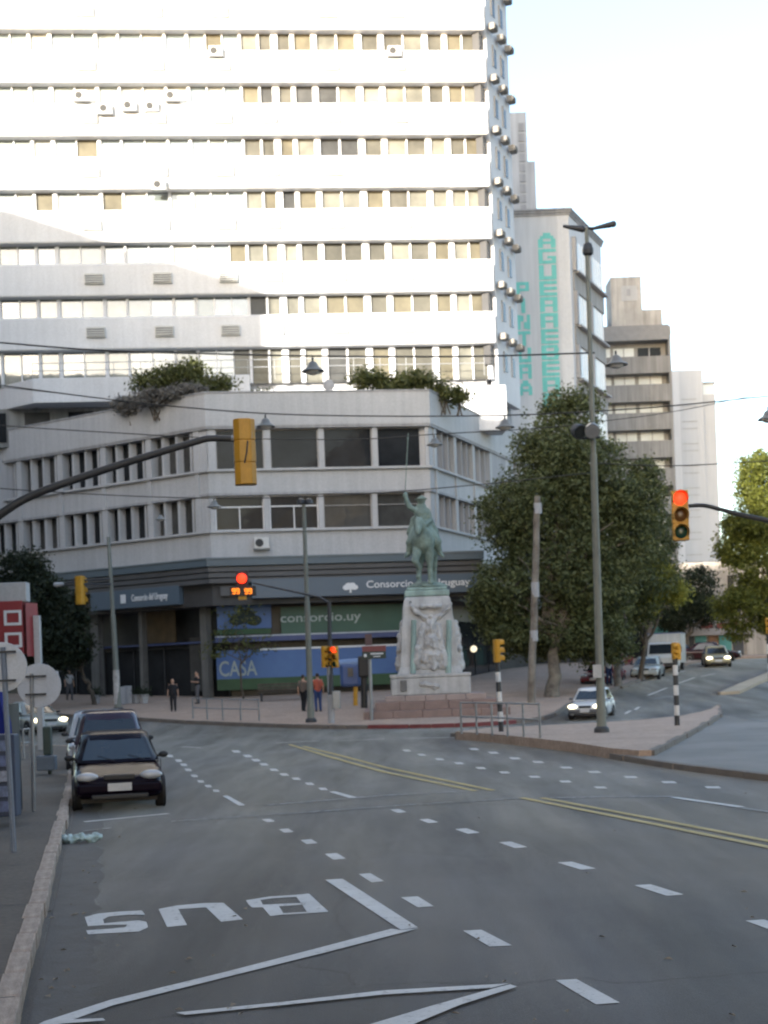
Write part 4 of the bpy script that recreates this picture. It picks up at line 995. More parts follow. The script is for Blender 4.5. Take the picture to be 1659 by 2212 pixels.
tree((23.5, 108, T(108) + .15), [lump(1500, 1275, 108, 60, 55, 1), lump(1455, 1320, 108, 55, 50, .8), lump(1530, 1325, 109, 40, 40, .5)], 20000, .16, LEAF2, 'dark tree in front of the plain white apartment block', .2, .45, 9)
tree((27.5, 92, T(92) + .15), [lump(1650, 1040, 92, 75, 80, 1.2), lump(1625, 1130, 91, 65, 70, 1), lump(1690, 1130, 92, 80, 90, 1), lump(1600, 1190, 91, 50, 45, .6), lump(1655, 1240, 90, 80, 70, 1), lump(1610, 1320, 90, 70, 60, .9), lump(1690, 1330, 90, 60, 60, .8)], 70000, .15, LEAF6, 'tall olive green tree with sunlit top beyond the kerbed median', .26, .42, 10)
b = G(60, 1515, .15)
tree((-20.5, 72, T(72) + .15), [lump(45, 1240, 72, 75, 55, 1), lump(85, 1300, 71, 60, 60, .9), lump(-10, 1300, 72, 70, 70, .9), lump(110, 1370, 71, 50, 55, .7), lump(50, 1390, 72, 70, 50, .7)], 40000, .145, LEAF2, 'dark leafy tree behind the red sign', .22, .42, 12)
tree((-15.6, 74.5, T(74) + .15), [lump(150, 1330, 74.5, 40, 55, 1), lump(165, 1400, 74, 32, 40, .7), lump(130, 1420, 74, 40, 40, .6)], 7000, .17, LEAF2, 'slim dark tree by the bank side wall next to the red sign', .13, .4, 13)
b = G(527, 1512, .15)
tree(b, [lump(500, 1345, b.y, 45, 40, 1), lump(550, 1400, b.y, 50, 36, .9), lump(470, 1400, b.y, 36, 30, .5), lump(530, 1330, b.y, 30, 25, .4)], 1100, .13, LEAF5, 'thin sparse young tree in front of the blue banner', .06, .6, 14, shell=.2)
# plants spilling over the bank roof
def bush(name, lumps, n, size, m, label, seed, grp=None):
    base = Vector(lumps[0][0]); base.z = ZR
    t = empty(name, base, label, 'bush', grp)
    leaves('foliage', lumps, n, size, m, t, seed, shell=.3)
    w = MB()
    for l in lumps:
        for k in range(4):
            e = Vector(l[0]) + Vector((random.uniform(-.6, .6) * l[1][0], random.uniform(-.5, .5) * l[1][1], l[1][2] * .6)); s = Vector((l[0][0] + random.uniform(-.3, .3), l[0][1], ZR))
            w.tube(trunkpath(s, e, 3, .08), [.05, .04, .03, .015], 5)
    obj('stems', w, BARK, t); return t
bush('terrace_bush', [lump(350, 812, 78.5, 52, 26, 1, 1.2), lump(410, 815, 78, 50, 30, 1, 1.2), lump(465, 834, 77.5, 55, 24, 1, 1.0), lump(310, 826, 79, 34, 24, .6, .8)], 8500, .16, LEAF5, 'green shrub growing on the bank roof above its bent corner', 21)
bush('dry_creeper', [lump(335, 860, 76.6, 72, 22, 1, .8), lump(280, 872, 78.4, 46, 18, .8, .8), lump(395, 848, 75.9, 50, 18, .7, .7), lump(290, 880, 77.9, 45, 17, .7, .5)], 16000, .11, LEAF4, 'dry grey creeper hanging over the bank parapet', 22)
bush('terrace_bush', [lump(800, 818, 77.5, 44, 26, 1, 1), lump(905, 820, 78, 56, 27, 1, 1), lump(850, 832, 77.5, 55, 18, .8, .8), lump(962, 846, 78, 40, 20, .7, .8), lump(990, 860, 78.6, 24, 14, .4, .6)], 9000, .15, LEAF5, 'olive shrubs in a row on the bank roof next to the tower', 23)
bush('terrace_bush', [lump(570, 852, 76.6, 28, 6, 1, .4)], 700, .12, LEAF5, 'low tuft of greenery on the middle of the bank parapet', 24)

# ------------------------------------------------------------------ monument
my = 62.6; mc = at(930, 1500, my); mg = T(my) + .15; ms = my / F
cx0 = at(928, 1480, my).x
mon = empty('monument_pedestal', (cx0, my, mg), 'carved white marble pedestal on red granite steps in the plaza', 'monument')
def zt(v): return HC + ray(928, v)[1] * my
def blk(mb, wu, wd_, z0, z1, x=0, y=0): mb.box((cx0 + x, my + y, (z0 + z1) / 2), (wu, wd_, z1 - z0))
stz = [T(59.6) - .1, zt(1528) - .02, zt(1511), zt(1499)]
for k, (hw, hd, m) in enumerate([(3.15, 3.1, GRAN), (2.65, 2.6, GRAN), (2.2, 2.15, GRAN2)]):
    n = 5; L = hw * 2 / n                                             # each course is laid in separate blocks
    for j in range(n):
        w = MB(); w.box((cx0 + .18 - hw + L * (j + .5), my, (stz[k] + stz[k + 1]) / 2), (L - .012, hd * 2, stz[k + 1] - stz[k]), None); obj('step_block', w, m, mon, bevel=.02)
zb = stz[3]
w = MB(); blk(w, 3.5, 3.3, zb, zt(1462)); obj('base_block', w, MARB, mon, bevel=.05)
w = MB(); blk(w, 3.56, 3.36, zt(1462), zt(1455)); obj('base_moulding', w, MARB, mon, bevel=.03)
w = MB()
pr = [(1455, 3.05), (1440, 2.8), (1400, 2.62), (1352, 2.52), (1330, 2.34), (1310, 2.3), (1296, 2.16), (1290, 2.02)]
zs = [zt(v) for v, _ in pr]
for i in range(len(pr) - 1):
    a, c = pr[i][1] / 2 * .94, pr[i + 1][1] / 2 * .94
    vs = [(cx0 + sx * r, my + sy * r, z) for r, z in ((a, zs[i]), (c, zs[i + 1])) for sx, sy in ((-1, -1), (1, -1), (1, 1), (-1, 1))]
    w.add(vs, [(0, 1, 5, 4), (1, 2, 6, 5), (2, 3, 7, 6), (3, 0, 4, 7)] + ([(4, 5, 6, 7)] if i == len(pr) - 2 else []) + ([(3, 2, 1, 0)] if i == 0 else []))
obj('shaft', w, MARB, mon, bevel=.03)
w = MB(); blk(w, 1.98, 1.98, zt(1290), zt(1277)); obj('cap_block', w, MARBG, mon, bevel=.05)
w = MB(); blk(w, 1.80, 1.80, zt(1277), zt(1270)); obj('cap_block', w, MARBG, mon, bevel=.06)
# carved relief figures: front, and the allegories on the two sides
def px3(u, v, d): p = at(u, v, my - d); return p
def relief(name, caps, disp=(.075, 4.2), vox=.035):
    w = MB()
    for a, c, r0, r1 in caps: w.cap(px3(*a), px3(*c), r0, r1, 8)
    return remesh(name, w, MARB, vox, mon, smooth_it=2, disp=disp)
yf = 1.2
relief('relief_figure', [((929, 1335, yf), (930, 1333, yf + .04), .13, .13), ((930, 1348, yf), (932, 1378, yf), .26, .24), ((930, 1345, yf), (893, 1318, yf - .05), .15, .09), ((930, 1345, yf), (965, 1318, yf - .05), .15, .09),
    ((893, 1318, yf), (885, 1302, yf), .10, .06), ((965, 1318, yf), (974, 1304, yf), .1, .06), ((915, 1352, yf), (905, 1400, yf + .06), .16, .2), ((945, 1352, yf), (955, 1400, yf + .06), .15, .2),
    ((932, 1378, yf + .05), (920, 1425, yf + .12), .26, .2), ((932, 1378, yf + .05), (946, 1425, yf + .12), .26, .2), ((905, 1400, yf + .1), (900, 1432, yf + .16), .2, .18), ((955, 1400, yf + .1), (960, 1432, yf + .16), .2, .2),
    ((910, 1310, yf), (950, 1310, yf), .1, .1), ((925, 1405, yf + .15), (940, 1440, yf + .2), .16, .2), ((900, 1440, yf + .12), (962, 1442, yf + .12), .14, .14)])
relief('relief_figure', [((871, 1356, .5), (869, 1400, .6), .19, .24), ((869, 1400, .6), (864, 1438, .7), .22, .24), ((869, 1347, .55), (869, 1344, .55), .12, .12), ((863, 1372, .6), (862, 1405, .8), .10, .13), ((862, 1440, .6), (874, 1448, .9), .2, .22), ((874, 1385, .7), (880, 1410, .95), .12, .1)])
relief('relief_figure', [((983, 1356, .5), (986, 1400, .6), .19, .24), ((986, 1400, .6), (993, 1438, .7), .22, .24), ((983, 1347, .55), (984, 1344, .55), .12, .12), ((990, 1372, .6), (992, 1405, .8), .10, .13), ((994, 1440, .6), (984, 1448, .9), .2, .22), ((980, 1385, .7), (976, 1410, .95), .12, .1)])
relief('wreath', [((910, 1478, 1.66), (945, 1482, 1.66), .09, .1), ((918, 1474, 1.66), (938, 1488, 1.66), .07, .08)], (.03, 8), .03)
w = MB(); p = px3(872, 1482, 1.67); w.box(p, (.28, .06, .5)); obj('bronze_plaque', w, mat('dark_bronze', (.10, .10, .10), .5, .3), mon, bevel=.02)
for u in (892, 968): w = MB(); w.tube([px3(u, 1455, 1.42), px3(u + 2, 1340, 1.22)], [.13, .12], 8); obj('colonnette', w, MARBG, mon, smooth=True)
# the bronze rider
sta = empty('equestrian_statue', (cx0, my, zt(1270)), 'green bronze statue of a horseman raising a lance on the marble pedestal', 'statue')
w = MB(); w.lathe([(.92, zt(1270)), (.95, zt(1267)), (.8, zt(1263)), (.5, zt(1258)), (.1, zt(1256))], (cx0 + .05, my, 0), 20); remesh('bronze_base', w, BRONZE, .05, sta, smooth_it=2, disp=(.05, 3))
def S(u, v, d=0.0): return px3(u, v, d)
w = MB()
bal_ = lambda u, v, d, r: w.ball(S(u, v, d), r, 14, 10)
# horse: chest towards us, barrel and croup behind, raised foreleg
w.cap(S(913, 1172, .55), S(921, 1166, -.7), .56, .60, 14); bal_(913, 1165, .75, (.5, .45, .58)); bal_(924, 1165, -1.0, (.58, .55, .6))
w.cap(S(912, 1155, .8), S(905, 1128, 1.15), .36, .22, 12)                     # neck, rising towards us
w.cap(S(905, 1126, 1.15), S(903, 1150, 1.55), .20, .12, 10)                   # head, nose down
w.cap(S(900, 1119, 1.1), S(898, 1113, 1.08), .06, .02, 6); w.cap(S(909, 1119, 1.1), S(911, 1113, 1.08), .06, .02, 6)
for pts in [[(901, 1190, .8, .22), (897, 1212, 1.1, .16), (906, 1226, 1.05, .12), (905, 1240, .98, .10), (903, 1247, 1.0, .12)],           # raised near foreleg
            [(927, 1188, .7, .24), (929, 1222, .72, .15), (930, 1246, .72, .11), (931, 1258, .78, .13)],
            [(911, 1185, -.9, .3), (908, 1210, -1.05, .19), (905, 1232, -1.2, .13), (905, 1248, -1.1, .11), (905, 1258, -1.0, .13)],
            [(934, 1185, -.9, .3), (936, 1210, -1.05, .19), (938, 1232, -1.2, .13), (938, 1248, -1.1, .11), (938, 1258, -1.0, .13)]]:
    for a, c in zip(pts, pts[1:]): w.cap(S(*a[:3]), S(*c[:3]), a[3], c[3], 9)
w.cap(S(921, 1150, -1.4), S(930, 1200, -1.65), .16, .2, 8)                    # tail
remesh('horse', w, BRONZE, .045, sta, smooth_it=3, disp=(.03, 3.5))
w = MB()                                                                      # rider with wide breeches, poncho and hat
w.cap(S(912, 1142, 0), S(911, 1110, .05), .33, .36, 12); w.cap(S(911, 1110, .05), S(911, 1098, .05), .36, .26, 12)
w.cap(S(911, 1095, .05), S(910, 1084, .1), .13, .16, 10); w.ball(S(910, 1081, .12), (.19, .2, .22), 12, 8); w.lathe([(.30, -.02), (.31, .01), (.17, .04), (.15, .13), (.05, .15)], S(910, 1078, .1), 16)
w.cap(S(899, 1104, .1), S(885, 1096, .2), .15, .12, 9); w.cap(S(885, 1096, .2), S(876, 1072, .2), .12, .09, 9); w.ball(S(876, 1069, .2), .12, 8, 6)
w.cap(S(923, 1104, .1), S(930, 1124, .25), .15, .13, 9); w.cap(S(930, 1124, .25), S(917, 1134, .7), .12, .08, 9)
w.cap(S(902, 1146, .1), S(888, 1172, .35), .30, .24, 10); w.cap(S(888, 1172, .35), S(883, 1196, .2), .21, .13, 10); w.cap(S(883, 1196, .2), S(876, 1203, .55), .12, .07, 8)
w.cap(S(922, 1146, .1), S(943, 1170, .35), .30, .24, 10); w.cap(S(943, 1170, .35), S(950, 1194, .2), .21, .13, 10); w.cap(S(950, 1194, .2), S(957, 1201, .55), .12, .07, 8)
w.cap(S(897, 1122, -.2), S(892, 1150, -.3), .2, .3, 9); w.cap(S(926, 1122, -.2), S(933, 1150, -.3), .2, .3, 9)
remesh('rider', w, BRONZE, .04, sta, smooth_it=2, disp=(.025, 4))
w = MB(); w.tube([S(874, 1088, .2), S(881, 948, .1)], .022, 8); w.tube([S(881, 948, .1), S(882, 935, .1)], [.04, .005], 8); obj('lance', w, BRONZE, sta)

# ------------------------------------------------------------------ street-light poles
def lamp_pole(base, top, r0, r1, label, m=POLEG, group=None):
    o = empty('street_lamp', base, label, 'street lamp', group)
    base, top = Vector(base), Vector(top)
    w = MB(); w.tube([base - Vector((0, 0, .05)), base.lerp(top, .12), base.lerp(top, .55), base.lerp(top, .551), top], [r0 * 1.25, r0, (r0 + r1) / 2 * 1.1, (r0 + r1) / 2 * .9, r1], 12); obj('pole', w, m, o, smooth=True)
    w = MB(); w.lathe([(r0 * 1.9, 0), (r0 * 1.8, .12), (r0 * 1.35, .18)], base, 14); obj('base_collar', w, POLED, o)
    return o
b = G(1300, 1582, .27); tp = at(1267, 492, b.y)
lp = lamp_pole(b, tp, .125, .06, 'tall green-grey lamp pole with twin lamp arms rising from the traffic island')
def pdir(u, v): return at(u, v, b.y)
w = MB(); w.tube([pdir(1222, 488), pdir(1245, 495), pdir(1268, 494)], [.03, .05, .04], 8); w.tube([pdir(1268, 494), pdir(1292, 492), pdir(1320, 484)], [.04, .05, .03], 8); obj('lamp_arm', w, POLED, lp)
for (ua, va, ub, vb) in [(1219, 489, 1258, 495), (1280, 494, 1325, 484)]:
    w = MB(); w.cap(pdir(ua, va), pdir(ub, vb), .05, .10, 10); obj('lamp_head', w, POLED, lp, smooth=True)
w = MB(); q = pdir(1270, 540); w.tube([pdir(1268, 500), q + Vector((0, 0, .2))], .025, 6); w.lathe([(.04, .24), (.12, .18), (.17, .0), (.16, -.12), (.1, -.17)], q, 14); obj('hanging_lantern', w, POLED, lp)
for (uu, vv, rz) in [(1247, 930, .5), (1279, 928, -.1)]:
    q = at(uu, vv, b.y - .25); w = MB(Matrix.Translation(q) @ Matrix.Rotation(rz, 4, 'Z') @ Matrix.Rotation(.5, 4, 'X')); w.lathe([(.06, .2), (.19, .1), (.23, -.1), (.23, -.16)], (0, 0, 0), 16, 'Y'); fl_ = obj('floodlight', w, POLED if uu < 1260 else STEEL, lp, smooth=True)
    w = MB(Matrix.Translation(q) @ Matrix.Rotation(rz, 4, 'Z') @ Matrix.Rotation(.5, 4, 'X')); w.lathe([(.2, -.163), (.2, -.17)], (0, 0, 0), 16, 'Y'); obj('floodlight_glass', w, RIM if uu > 1260 else LENSD, fl_)
w = MB(); w.tube([at(1250, 947, b.y), at(1296, 944, b.y)], .04, 8); obj('crossbar', w, POLED, lp)
w = MB(); w.box(at(1290, 1450, b.y - .2), (.25, .08, .4)); obj('sticker', w, OLDW, lp)
b = G(672, 1560, .15); lp = lamp_pole(b, at(656, 1085, b.y), .13, .08, 'green-grey lamp pole with twin spotlights beside the person in the orange shirt')
for uu in (650, 667):
    w = MB(); q = at(uu, 1082, b.y - .1); w.lathe([(.05, .12), (.15, .05), (.17, -.12)], q, 12, 'Z'); obj('spotlight', w, POLED, lp, smooth=True)
w = MB(); w.tube([at(646, 1090, b.y), at(670, 1088, b.y)], .03, 6); obj('crossbar', w, POLED, lp)
b = G(256, 1536, .15); lp = lamp_pole(b, at(234, 1160, b.y), .15, .09, 'green-grey lamp pole carrying a traffic signal arm near the bank side wall')
w = MB(); w.lathe([(.17, 0), (.165, .9), (.16, 1.7)], at(253, 1508, b.y) + Vector((0, 0, -.3)), 14); obj('bill_posters', w, mat('torn_posters', (.42, .40, .38), .85, .35, 5.0), lp)
ypL = b.y
# weathered wooden pole
b = G(1148, 1519, .15); wp = empty('wooden_pole', b, 'weathered wooden utility pole leaning in front of the plane tree', 'pole')
w = MB(); w.tube(trunkpath(b, at(1161, 1072, b.y), 8, .03), [.19, .18, .175, .17, .165, .16, .155, .15, .14], 10); obj('shaft', w, mat('patchy_pole', (.26, .235, .20), .9, .1, 1.6, bump=.4, col2=(.10, .08, .065)), wp, smooth=True)
for t_, h in ((1110, .5), (1290, .7), (1385, .5)): w = MB(); w.lathe([(.185, 0), (.185, h)], at(1150 + (1519 - t_) * .03, t_, b.y), 10); obj('notice', w, OLDG, wp)

# ------------------------------------------------------------------ traffic signals
def head(parent, c, rz, s=1.0, lit=None, back=False, n=3, digits=False):
    """signal head centred at c, lenses facing -Y before the turn rz"""
    M = Matrix.Translation(c) @ Matrix.Rotation(rz, 4, 'Z') @ Matrix.Scale(s, 4)
    hh = .35; H = hh * n
    w = MB(M); pts = [(-.17, -.10), (.17, -.10), (.17, .06), (.09, .14), (-.09, .14), (-.17, .06)]
    for k in range(n): w.prism(pts, -H / 2 + k * hh + .008, -H / 2 + (k + 1) * hh - .008)
    w.prism([(x * .93, y * .93) for x, y in pts], -H / 2 + .004, H / 2 - .004)
    hs = obj('housing', w, YEL, parent, bevel=.012)
    for k in range(n):
        z = H / 2 - hh * (k + .5)
        m = RED_ON if (lit == 'red' and k == 0) else [LENSD, LENSA, LENSG][k % 3]
        w = MB(M); w.lathe([(.135, -.105), (.13, -.125), (.06, -.15)], (0, 0, z), 18, 'Y'); obj('lens', w, m, hs, smooth=True)
        w = MB(M)
        for side in (0,):
            seg = 14; ang = [math.radians(-25 + 230 * i / seg) for i in range(seg + 1)]
            vs = []
            for r in (.15, .16):
                for yy in (-.10, -.32):
                    vs += [(r * math.cos(a), yy - (.0 if yy == -.10 else .0), z + r * math.sin(a)) for a in ang]
            m_ = seg + 1; fs = []
            for i in range(seg):
                fs += [(i, i + 1, m_ + i + 1, m_ + i), (2 * m_ + i, 3 * m_ + i, 3 * m_ + i + 1, 2 * m_ + i + 1), (m_ + i, m_ + i + 1, 3 * m_ + i + 1, 3 * m_ + i)]
            w.add(vs, fs)
        obj('visor', w, YEL if not lit or k else YEL, hs)
    return hs
# overhead signal in front of the left wing, seen from behind, on a long curved arm
ya = 22.0; pb = Vector((at(-95, 1400, ya).x, ya, .15))
sg = empty('traffic_signal', pb, 'yellow overhead traffic signal seen from behind on a long curved dark arm', 'traffic signal')
w = MB(); w.tube([pb, pb + Vector((0, 0, 4.2))], [.12, .10], 12); obj('pole', w, POLED, sg, smooth=True)
arm = smoothpath([at(u, v, ya) for u, v in [(-95, 1215), (-60, 1160), (0, 1112), (70, 1070), (200, 1023), (330, 982), (420, 955), (455, 947), (508, 948)]], 4)
w = MB(); w.tube(arm, list(np.linspace(.075, .05, len(arm))), 10); obj('arm', w, POLED, sg, smooth=True)
hd = head(sg, at(529, 977, ya), math.pi + .15, 1.0)
w = MB(); w.tube([at(500, 947, ya), at(545, 950, ya)], .055, 8); w.box(at(535, 942, ya), (.16, .2, .1)); obj('clamp', w, STEEL, sg)
w = MB(); w.tube([at(535, 952, ya - .16), at(533, 975, ya - .17), at(528, 1000, ya - .16)], .012, 6); obj('cable', w, BLACK, sg)
# right-hand overhead signal showing red
yr = 29.0; pb = Vector((at(1790, 1500, yr).x, yr + .6, .13))
sg = empty('traffic_signal', pb, 'overhead traffic signal glowing red on a dark arm before the white block', 'traffic signal')
w = MB(); w.tube([pb, Vector((pb.x, pb.y, 5.0))], [.12, .1], 12); obj('pole', w, POLED, sg, smooth=True)
arm = smoothpath([at(u, v, yr) for u, v in [(1488, 1093), (1520, 1092), (1555, 1100), (1600, 1112), (1659, 1125), (1720, 1145), (1790, 1185)]], 4); arm[-1] = Vector((pb.x, pb.y, arm[-1].z))
w = MB(); w.tube(arm, list(np.linspace(.04, .06, len(arm))), 10); obj('arm', w, POLED, sg, smooth=True)
head(sg, at(1469, 1114, yr), -.12, 1.0, 'red')
# signal with countdown on an arm over the plaza edge
b = G(716, 1562, .15); yp = b.y
sg = empty('traffic_signal', b, 'dark signal pole with red light and amber countdown on its arm', 'traffic signal')
w = MB(); w.tube([b, at(712, 1440, yp)], [.14, .12], 12); obj('pole_foot', w, OLDG, sg, smooth=True)
w = MB(); w.tube([at(714.5, 1500, yp - .02), at(711, 1300, yp)], [.125, .07], 12); obj('pole', w, POLED, sg, smooth=True)
w = MB(); w.tube([at(711, 1303, yp), at(690, 1290, yp), at(546, 1259, yp)], [.06, .05, .035], 8); obj('arm', w, POLED, sg, smooth=True)
w = MB(); w.lathe([(.21, -.12), (.21, -.16), (.08, -.2)], at(523, 1250, yp), 18, 'Y'); obj('lens', w, RED_ON, sg, smooth=True)
w = MB(); w.box(at(524, 1262, yp + .12), (.5, .22, 1.15)); obj('housing', w, mat('grimy_black', (.03, .03, .03), .6, .2), sg, bevel=.03)
w = MB(); w.box(at(525, 1277, yp + .06), (1.1, .2, .42)); cd = obj('countdown_box', w, BLACK, sg, bevel=.02)
for uu in (509, 536):
    w = MB(); c = at(uu, 1277, yp - .06)
    seg7 = [(-.11, .11, -.02, .06), (-.11, .11, -.02, -.06 + .0)]
    for ddx in (-.1, .1):
        for (dx, dz, sx, sz) in [(0, .12, .13, .035), (0, 0, .13, .035), (0, -.12, .13, .035), (-.07, .06, .035, .1), (.07, -.06, .035, .1), (.07, .06, .035, .1)]:
            w.box(c + Vector((ddx * .85 + dx * .8, 0, dz * .85)), (sx * .85, .02, sz * .85))
    obj('countdown_digits', w, AMB_ON, cd)
w = MB(); w.box(at(524, 1288, yp + .1), (.34, .2, .3)); obj('lower_section', w, YEL, sg)
head(sg, at(701, 1419, yp - .12), .9, .86); head(sg, at(724, 1419, yp - .12), -.35, .86, 'red')
w = MB(); w.box(at(727, 1512, yp - .2), (.34, .2, .75)); obj('control_box', w, STEEL, sg, bevel=.02)
# left signal on the lamp-pole arm
c = at(173, 1275, ypL - .4); sg = empty('traffic_signal', G(256, 1536, .15) + Vector((-.15, -.1, 0)), 'yellow traffic signal seen from behind on a short arm above the silver car', 'traffic signal')
w = MB(); w.tube([at(238, 1250, ypL - .12), at(173, 1254, ypL - .4), at(128, 1262, ypL - .4)], .05, 8); obj('arm', w, POLED, sg)
w = MB(); w.tube([at(240, 1262, ypL - .15), at(175, 1262, ypL - .5)], .05, 8); obj('bracket', w, POLED, sg)
w = MB(); w.cap(at(120, 1263, ypL - .4), at(135, 1262, ypL - .4), .12, .1, 8); obj('lamp', w, OLDG, sg, smooth=True)
head(sg, c, math.pi - .2, 1.36)
# small signals on striped poles standing on the island
def striped(b, top, r, label, hc, rz, s, lit=None, nb=7):
    sg = empty('traffic_signal', b, label, 'traffic signal'); b, top = Vector(b), Vector(top)
    for k in range(nb):
        w = MB(); w.tube([b.lerp(top, k / nb), b.lerp(top, (k + 1) / nb)], r, 12); obj('pole_band', w, POLED if k % 2 == 0 else mat('pole_white', (.55, .55, .55), .6, .15), sg, smooth=True)
    head(sg, hc, rz, s, lit); return sg
b = G(1083, 1580, .27)
striped(b, at(1074, 1430, b.y), .085, 'small yellow signal seen from the side on a black and white pole by the railing', at(1073, 1406, b.y), math.pi * .62, .72)
b = G(1463, 1567, .27)
sg = striped(b, at(1458, 1415, b.y), .085, 'small double yellow signal on a black and white banded pole on the brick island', at(1456, 1406, b.y), math.pi * .6, .52)
head(sg, at(1466, 1408, b.y - .1), -math.pi * .5, .5)
b = Vector((at(1664, 1440, 62).x, 62, T(62)))
striped(b, at(1659, 1370, 62), .09, 'yellow signal with amber glow at the far end of the median', at(1660, 1352, 62), 0, .7)
# ------------------------------------------------------------------ vehicles (built nose towards -Y, origin under the nose)
def paint(name, col, rough=.16, coat=.0): return mat(name, col, rough, .04, 1.0, fine=.02, spec=.35, coat=coat)
def car(loc, rz, body, label, L=4.0, W=1.62, H=1.38, belt=.88, ws0=1.05, ws1=1.78, rr1=3.05, rr0=3.72, hood=.80, deck=.92, lights=None, group=None, tail=False, bumper=None, name='parked_car', interior=True, dark_side=False, rim=RIM, sc=1.0, mirrors=True, plate=True):
    o = empty(name, loc, label, 'car', group, rz); o.scale = (sc, sc, sc)
    K = dict(parent=o, local=True); hw = W / 2
    st = [(0.0, .70, .34, .52), (.05, .86, .24, .62), (.18, .94, .2, hood - .15), (.5, .985, .19, hood - .06), (ws0 * .72, 1.0, .18, hood - .005), (ws0 * .97, 1.0, .18, hood + .02), (ws0 + .25, 1.0, .18, belt), (L * .5, 1.0, .18, belt + .01), (rr0 - .2, 1.0, .18, belt + .02), (rr0 + .02, .99, .19, deck), (L - .16, .95, .22, deck - .04), (L - .04, .88, .26, deck - .16), (L, .74, .36, deck - .28)]
    w = MB(); n = 14; vs = []
    for y, k, zb, zt_ in st:
        q = hw * k; h = zt_ - zb
        half = [(0, zt_), (q * .55, zt_ - .004), (q * .84, zt_ - .025), (q * .955, zt_ - .09), (q, zt_ - .3 * h), (q * 1.0, zb + .45 * h), (q * .975, zb + .12 * h), (q * .86, zb)]
        ringp = half + [(-x, z) for x, z in half[:0:-1]]
        vs += [(x, y, z) for x, z in ringp]
    m_ = 15; vs2 = vs; nst = len(st)
    fs = [(i * m_ + k, i * m_ + (k + 1) % m_, (i + 1) * m_ + (k + 1) % m_, (i + 1) * m_ + k) for i in range(nst - 1) for k in range(m_)]
    fs += [list(range(m_))[::-1], list(range((nst - 1) * m_, nst * m_))]
    w.add(vs2, fs); bd = obj('body', w, body, smooth=True, ang=35, **K); s_ = bd.modifiers.new('s', 'SUBSURF'); s_.levels = 1; s_.render_levels = 1
    # cabin: rings lofted from the belt line to the roof
    rings = []
    for t in (0, .35, .7, .9, 1.0):
        e = t if t < .9 else t
        yf, yr = ws0 + (ws1 - ws0) * e, rr0 + (rr1 - rr0) * e; hh = hw * (.955 - .215 * e); z = belt - .03 + (H - belt - .0) * (t if t < 1 else 1.0)
        if t == 1.0: yf += .1; yr -= .12; hh -= .08; z = H
        elif t == .9: z = H - .045
        c = .16
        rings.append([(-hh + c, yf), (0, yf - .05), (hh - c, yf), (hh, yf + c * 1.4), (hh, (yf + yr) / 2), (hh, yr - c * 1.2), (hh - c, yr), (0, yr + .03), (-hh + c, yr), (-hh, yr - c * 1.2), (-hh, (yf + yr) / 2), (-hh, yf + c * 1.4)])
        rings[-1] = [(x, y, z) for x, y in rings[-1]]
    k = 12; vs = [p for r in rings for p in r]
    fs = [(i * k + j, i * k + (j + 1) % k, (i + 1) * k + (j + 1) % k, (i + 1) * k + j) for i in range(4) for j in range(k)] + [list(range(4 * k, 5 * k))]
    w = MB(); w.add(vs, fs); obj('roof', w, body, smooth=True, ang=50, **K)
    def P(t, x, y0, y1, a):           # point on the side at height fraction t, along fraction a
        return
    z0, z1 = belt + .02, H - .085
    def zz(t): return belt - .03 + (H - belt) * t
    ta, tb = (z0 - belt + .03) / (H - belt), (z1 - belt + .03) / (H - belt)
    f_ = lambda t: ws0 + (ws1 - ws0) * t; g_ = lambda t: rr0 + (rr1 - rr0) * t; h_ = lambda t: hw * (.955 - .215 * t)
    def screen(name, front):
        w = MB(); e = .012; cols_ = []
        for t in (ta, tb):
            y = (f_(t) if front else g_(t)); sgn = -1 if front else 1; hh = h_(t) - .12
            cols_.append([(-hh, y + sgn * e, zz(t)), (-hh * .5, y + sgn * (e + .03), zz(t)), (0, y + sgn * (e + .05), zz(t)), (hh * .5, y + sgn * (e + .03), zz(t)), (hh, y + sgn * e, zz(t))])
        w.add(cols_[0] + cols_[1], [(i, i + 1, 6 + i, 5 + i) for i in range(4)]); obj(name, w, CARGL, smooth=True, **K)
    screen('windscreen', True); screen('rear_window', False)
    for s in (-1, 1):
        for a, b in ((.10, .46), (.50, .90)):
            w = MB(); q = []
            for t in (ta + .03, tb): 
                y0, y1 = f_(t) + .2, g_(t) - .16
                q.append([(s * (h_(t) + .008), y0 + (y1 - y0) * c, zz(t)) for c in (a - .08, b)])
            w.quad(q[0][0], q[0][1], q[1][1], q[1][0]); obj('side_window', w, CARGL, **K)
    for s in (-1, 1):
        for yy in (ws0 + .28, (ws0 + rr0) / 2 + .12):
            w = MB(); w.box((s * (hw + .001), yy, .58), (.012, .014, .52)); obj('door_seam', w, BLACK, **K)
        w = MB(); w.box((s * (hw + .008), (ws0 + rr0) / 2 - .05, belt - .12), (.03, .16, .03)); obj('door_handle', w, BLACK, bevel=.008, **K)
    for x0 in (-.35, .2): w = MB(); w.tube([(x0 + .3, ws0 - .03, belt + .0), (x0, ws0 + .06, belt + .09)], .009, 5); obj('wiper', w, BLACK, **K)
    wy = (.72, L - .78); R = .29
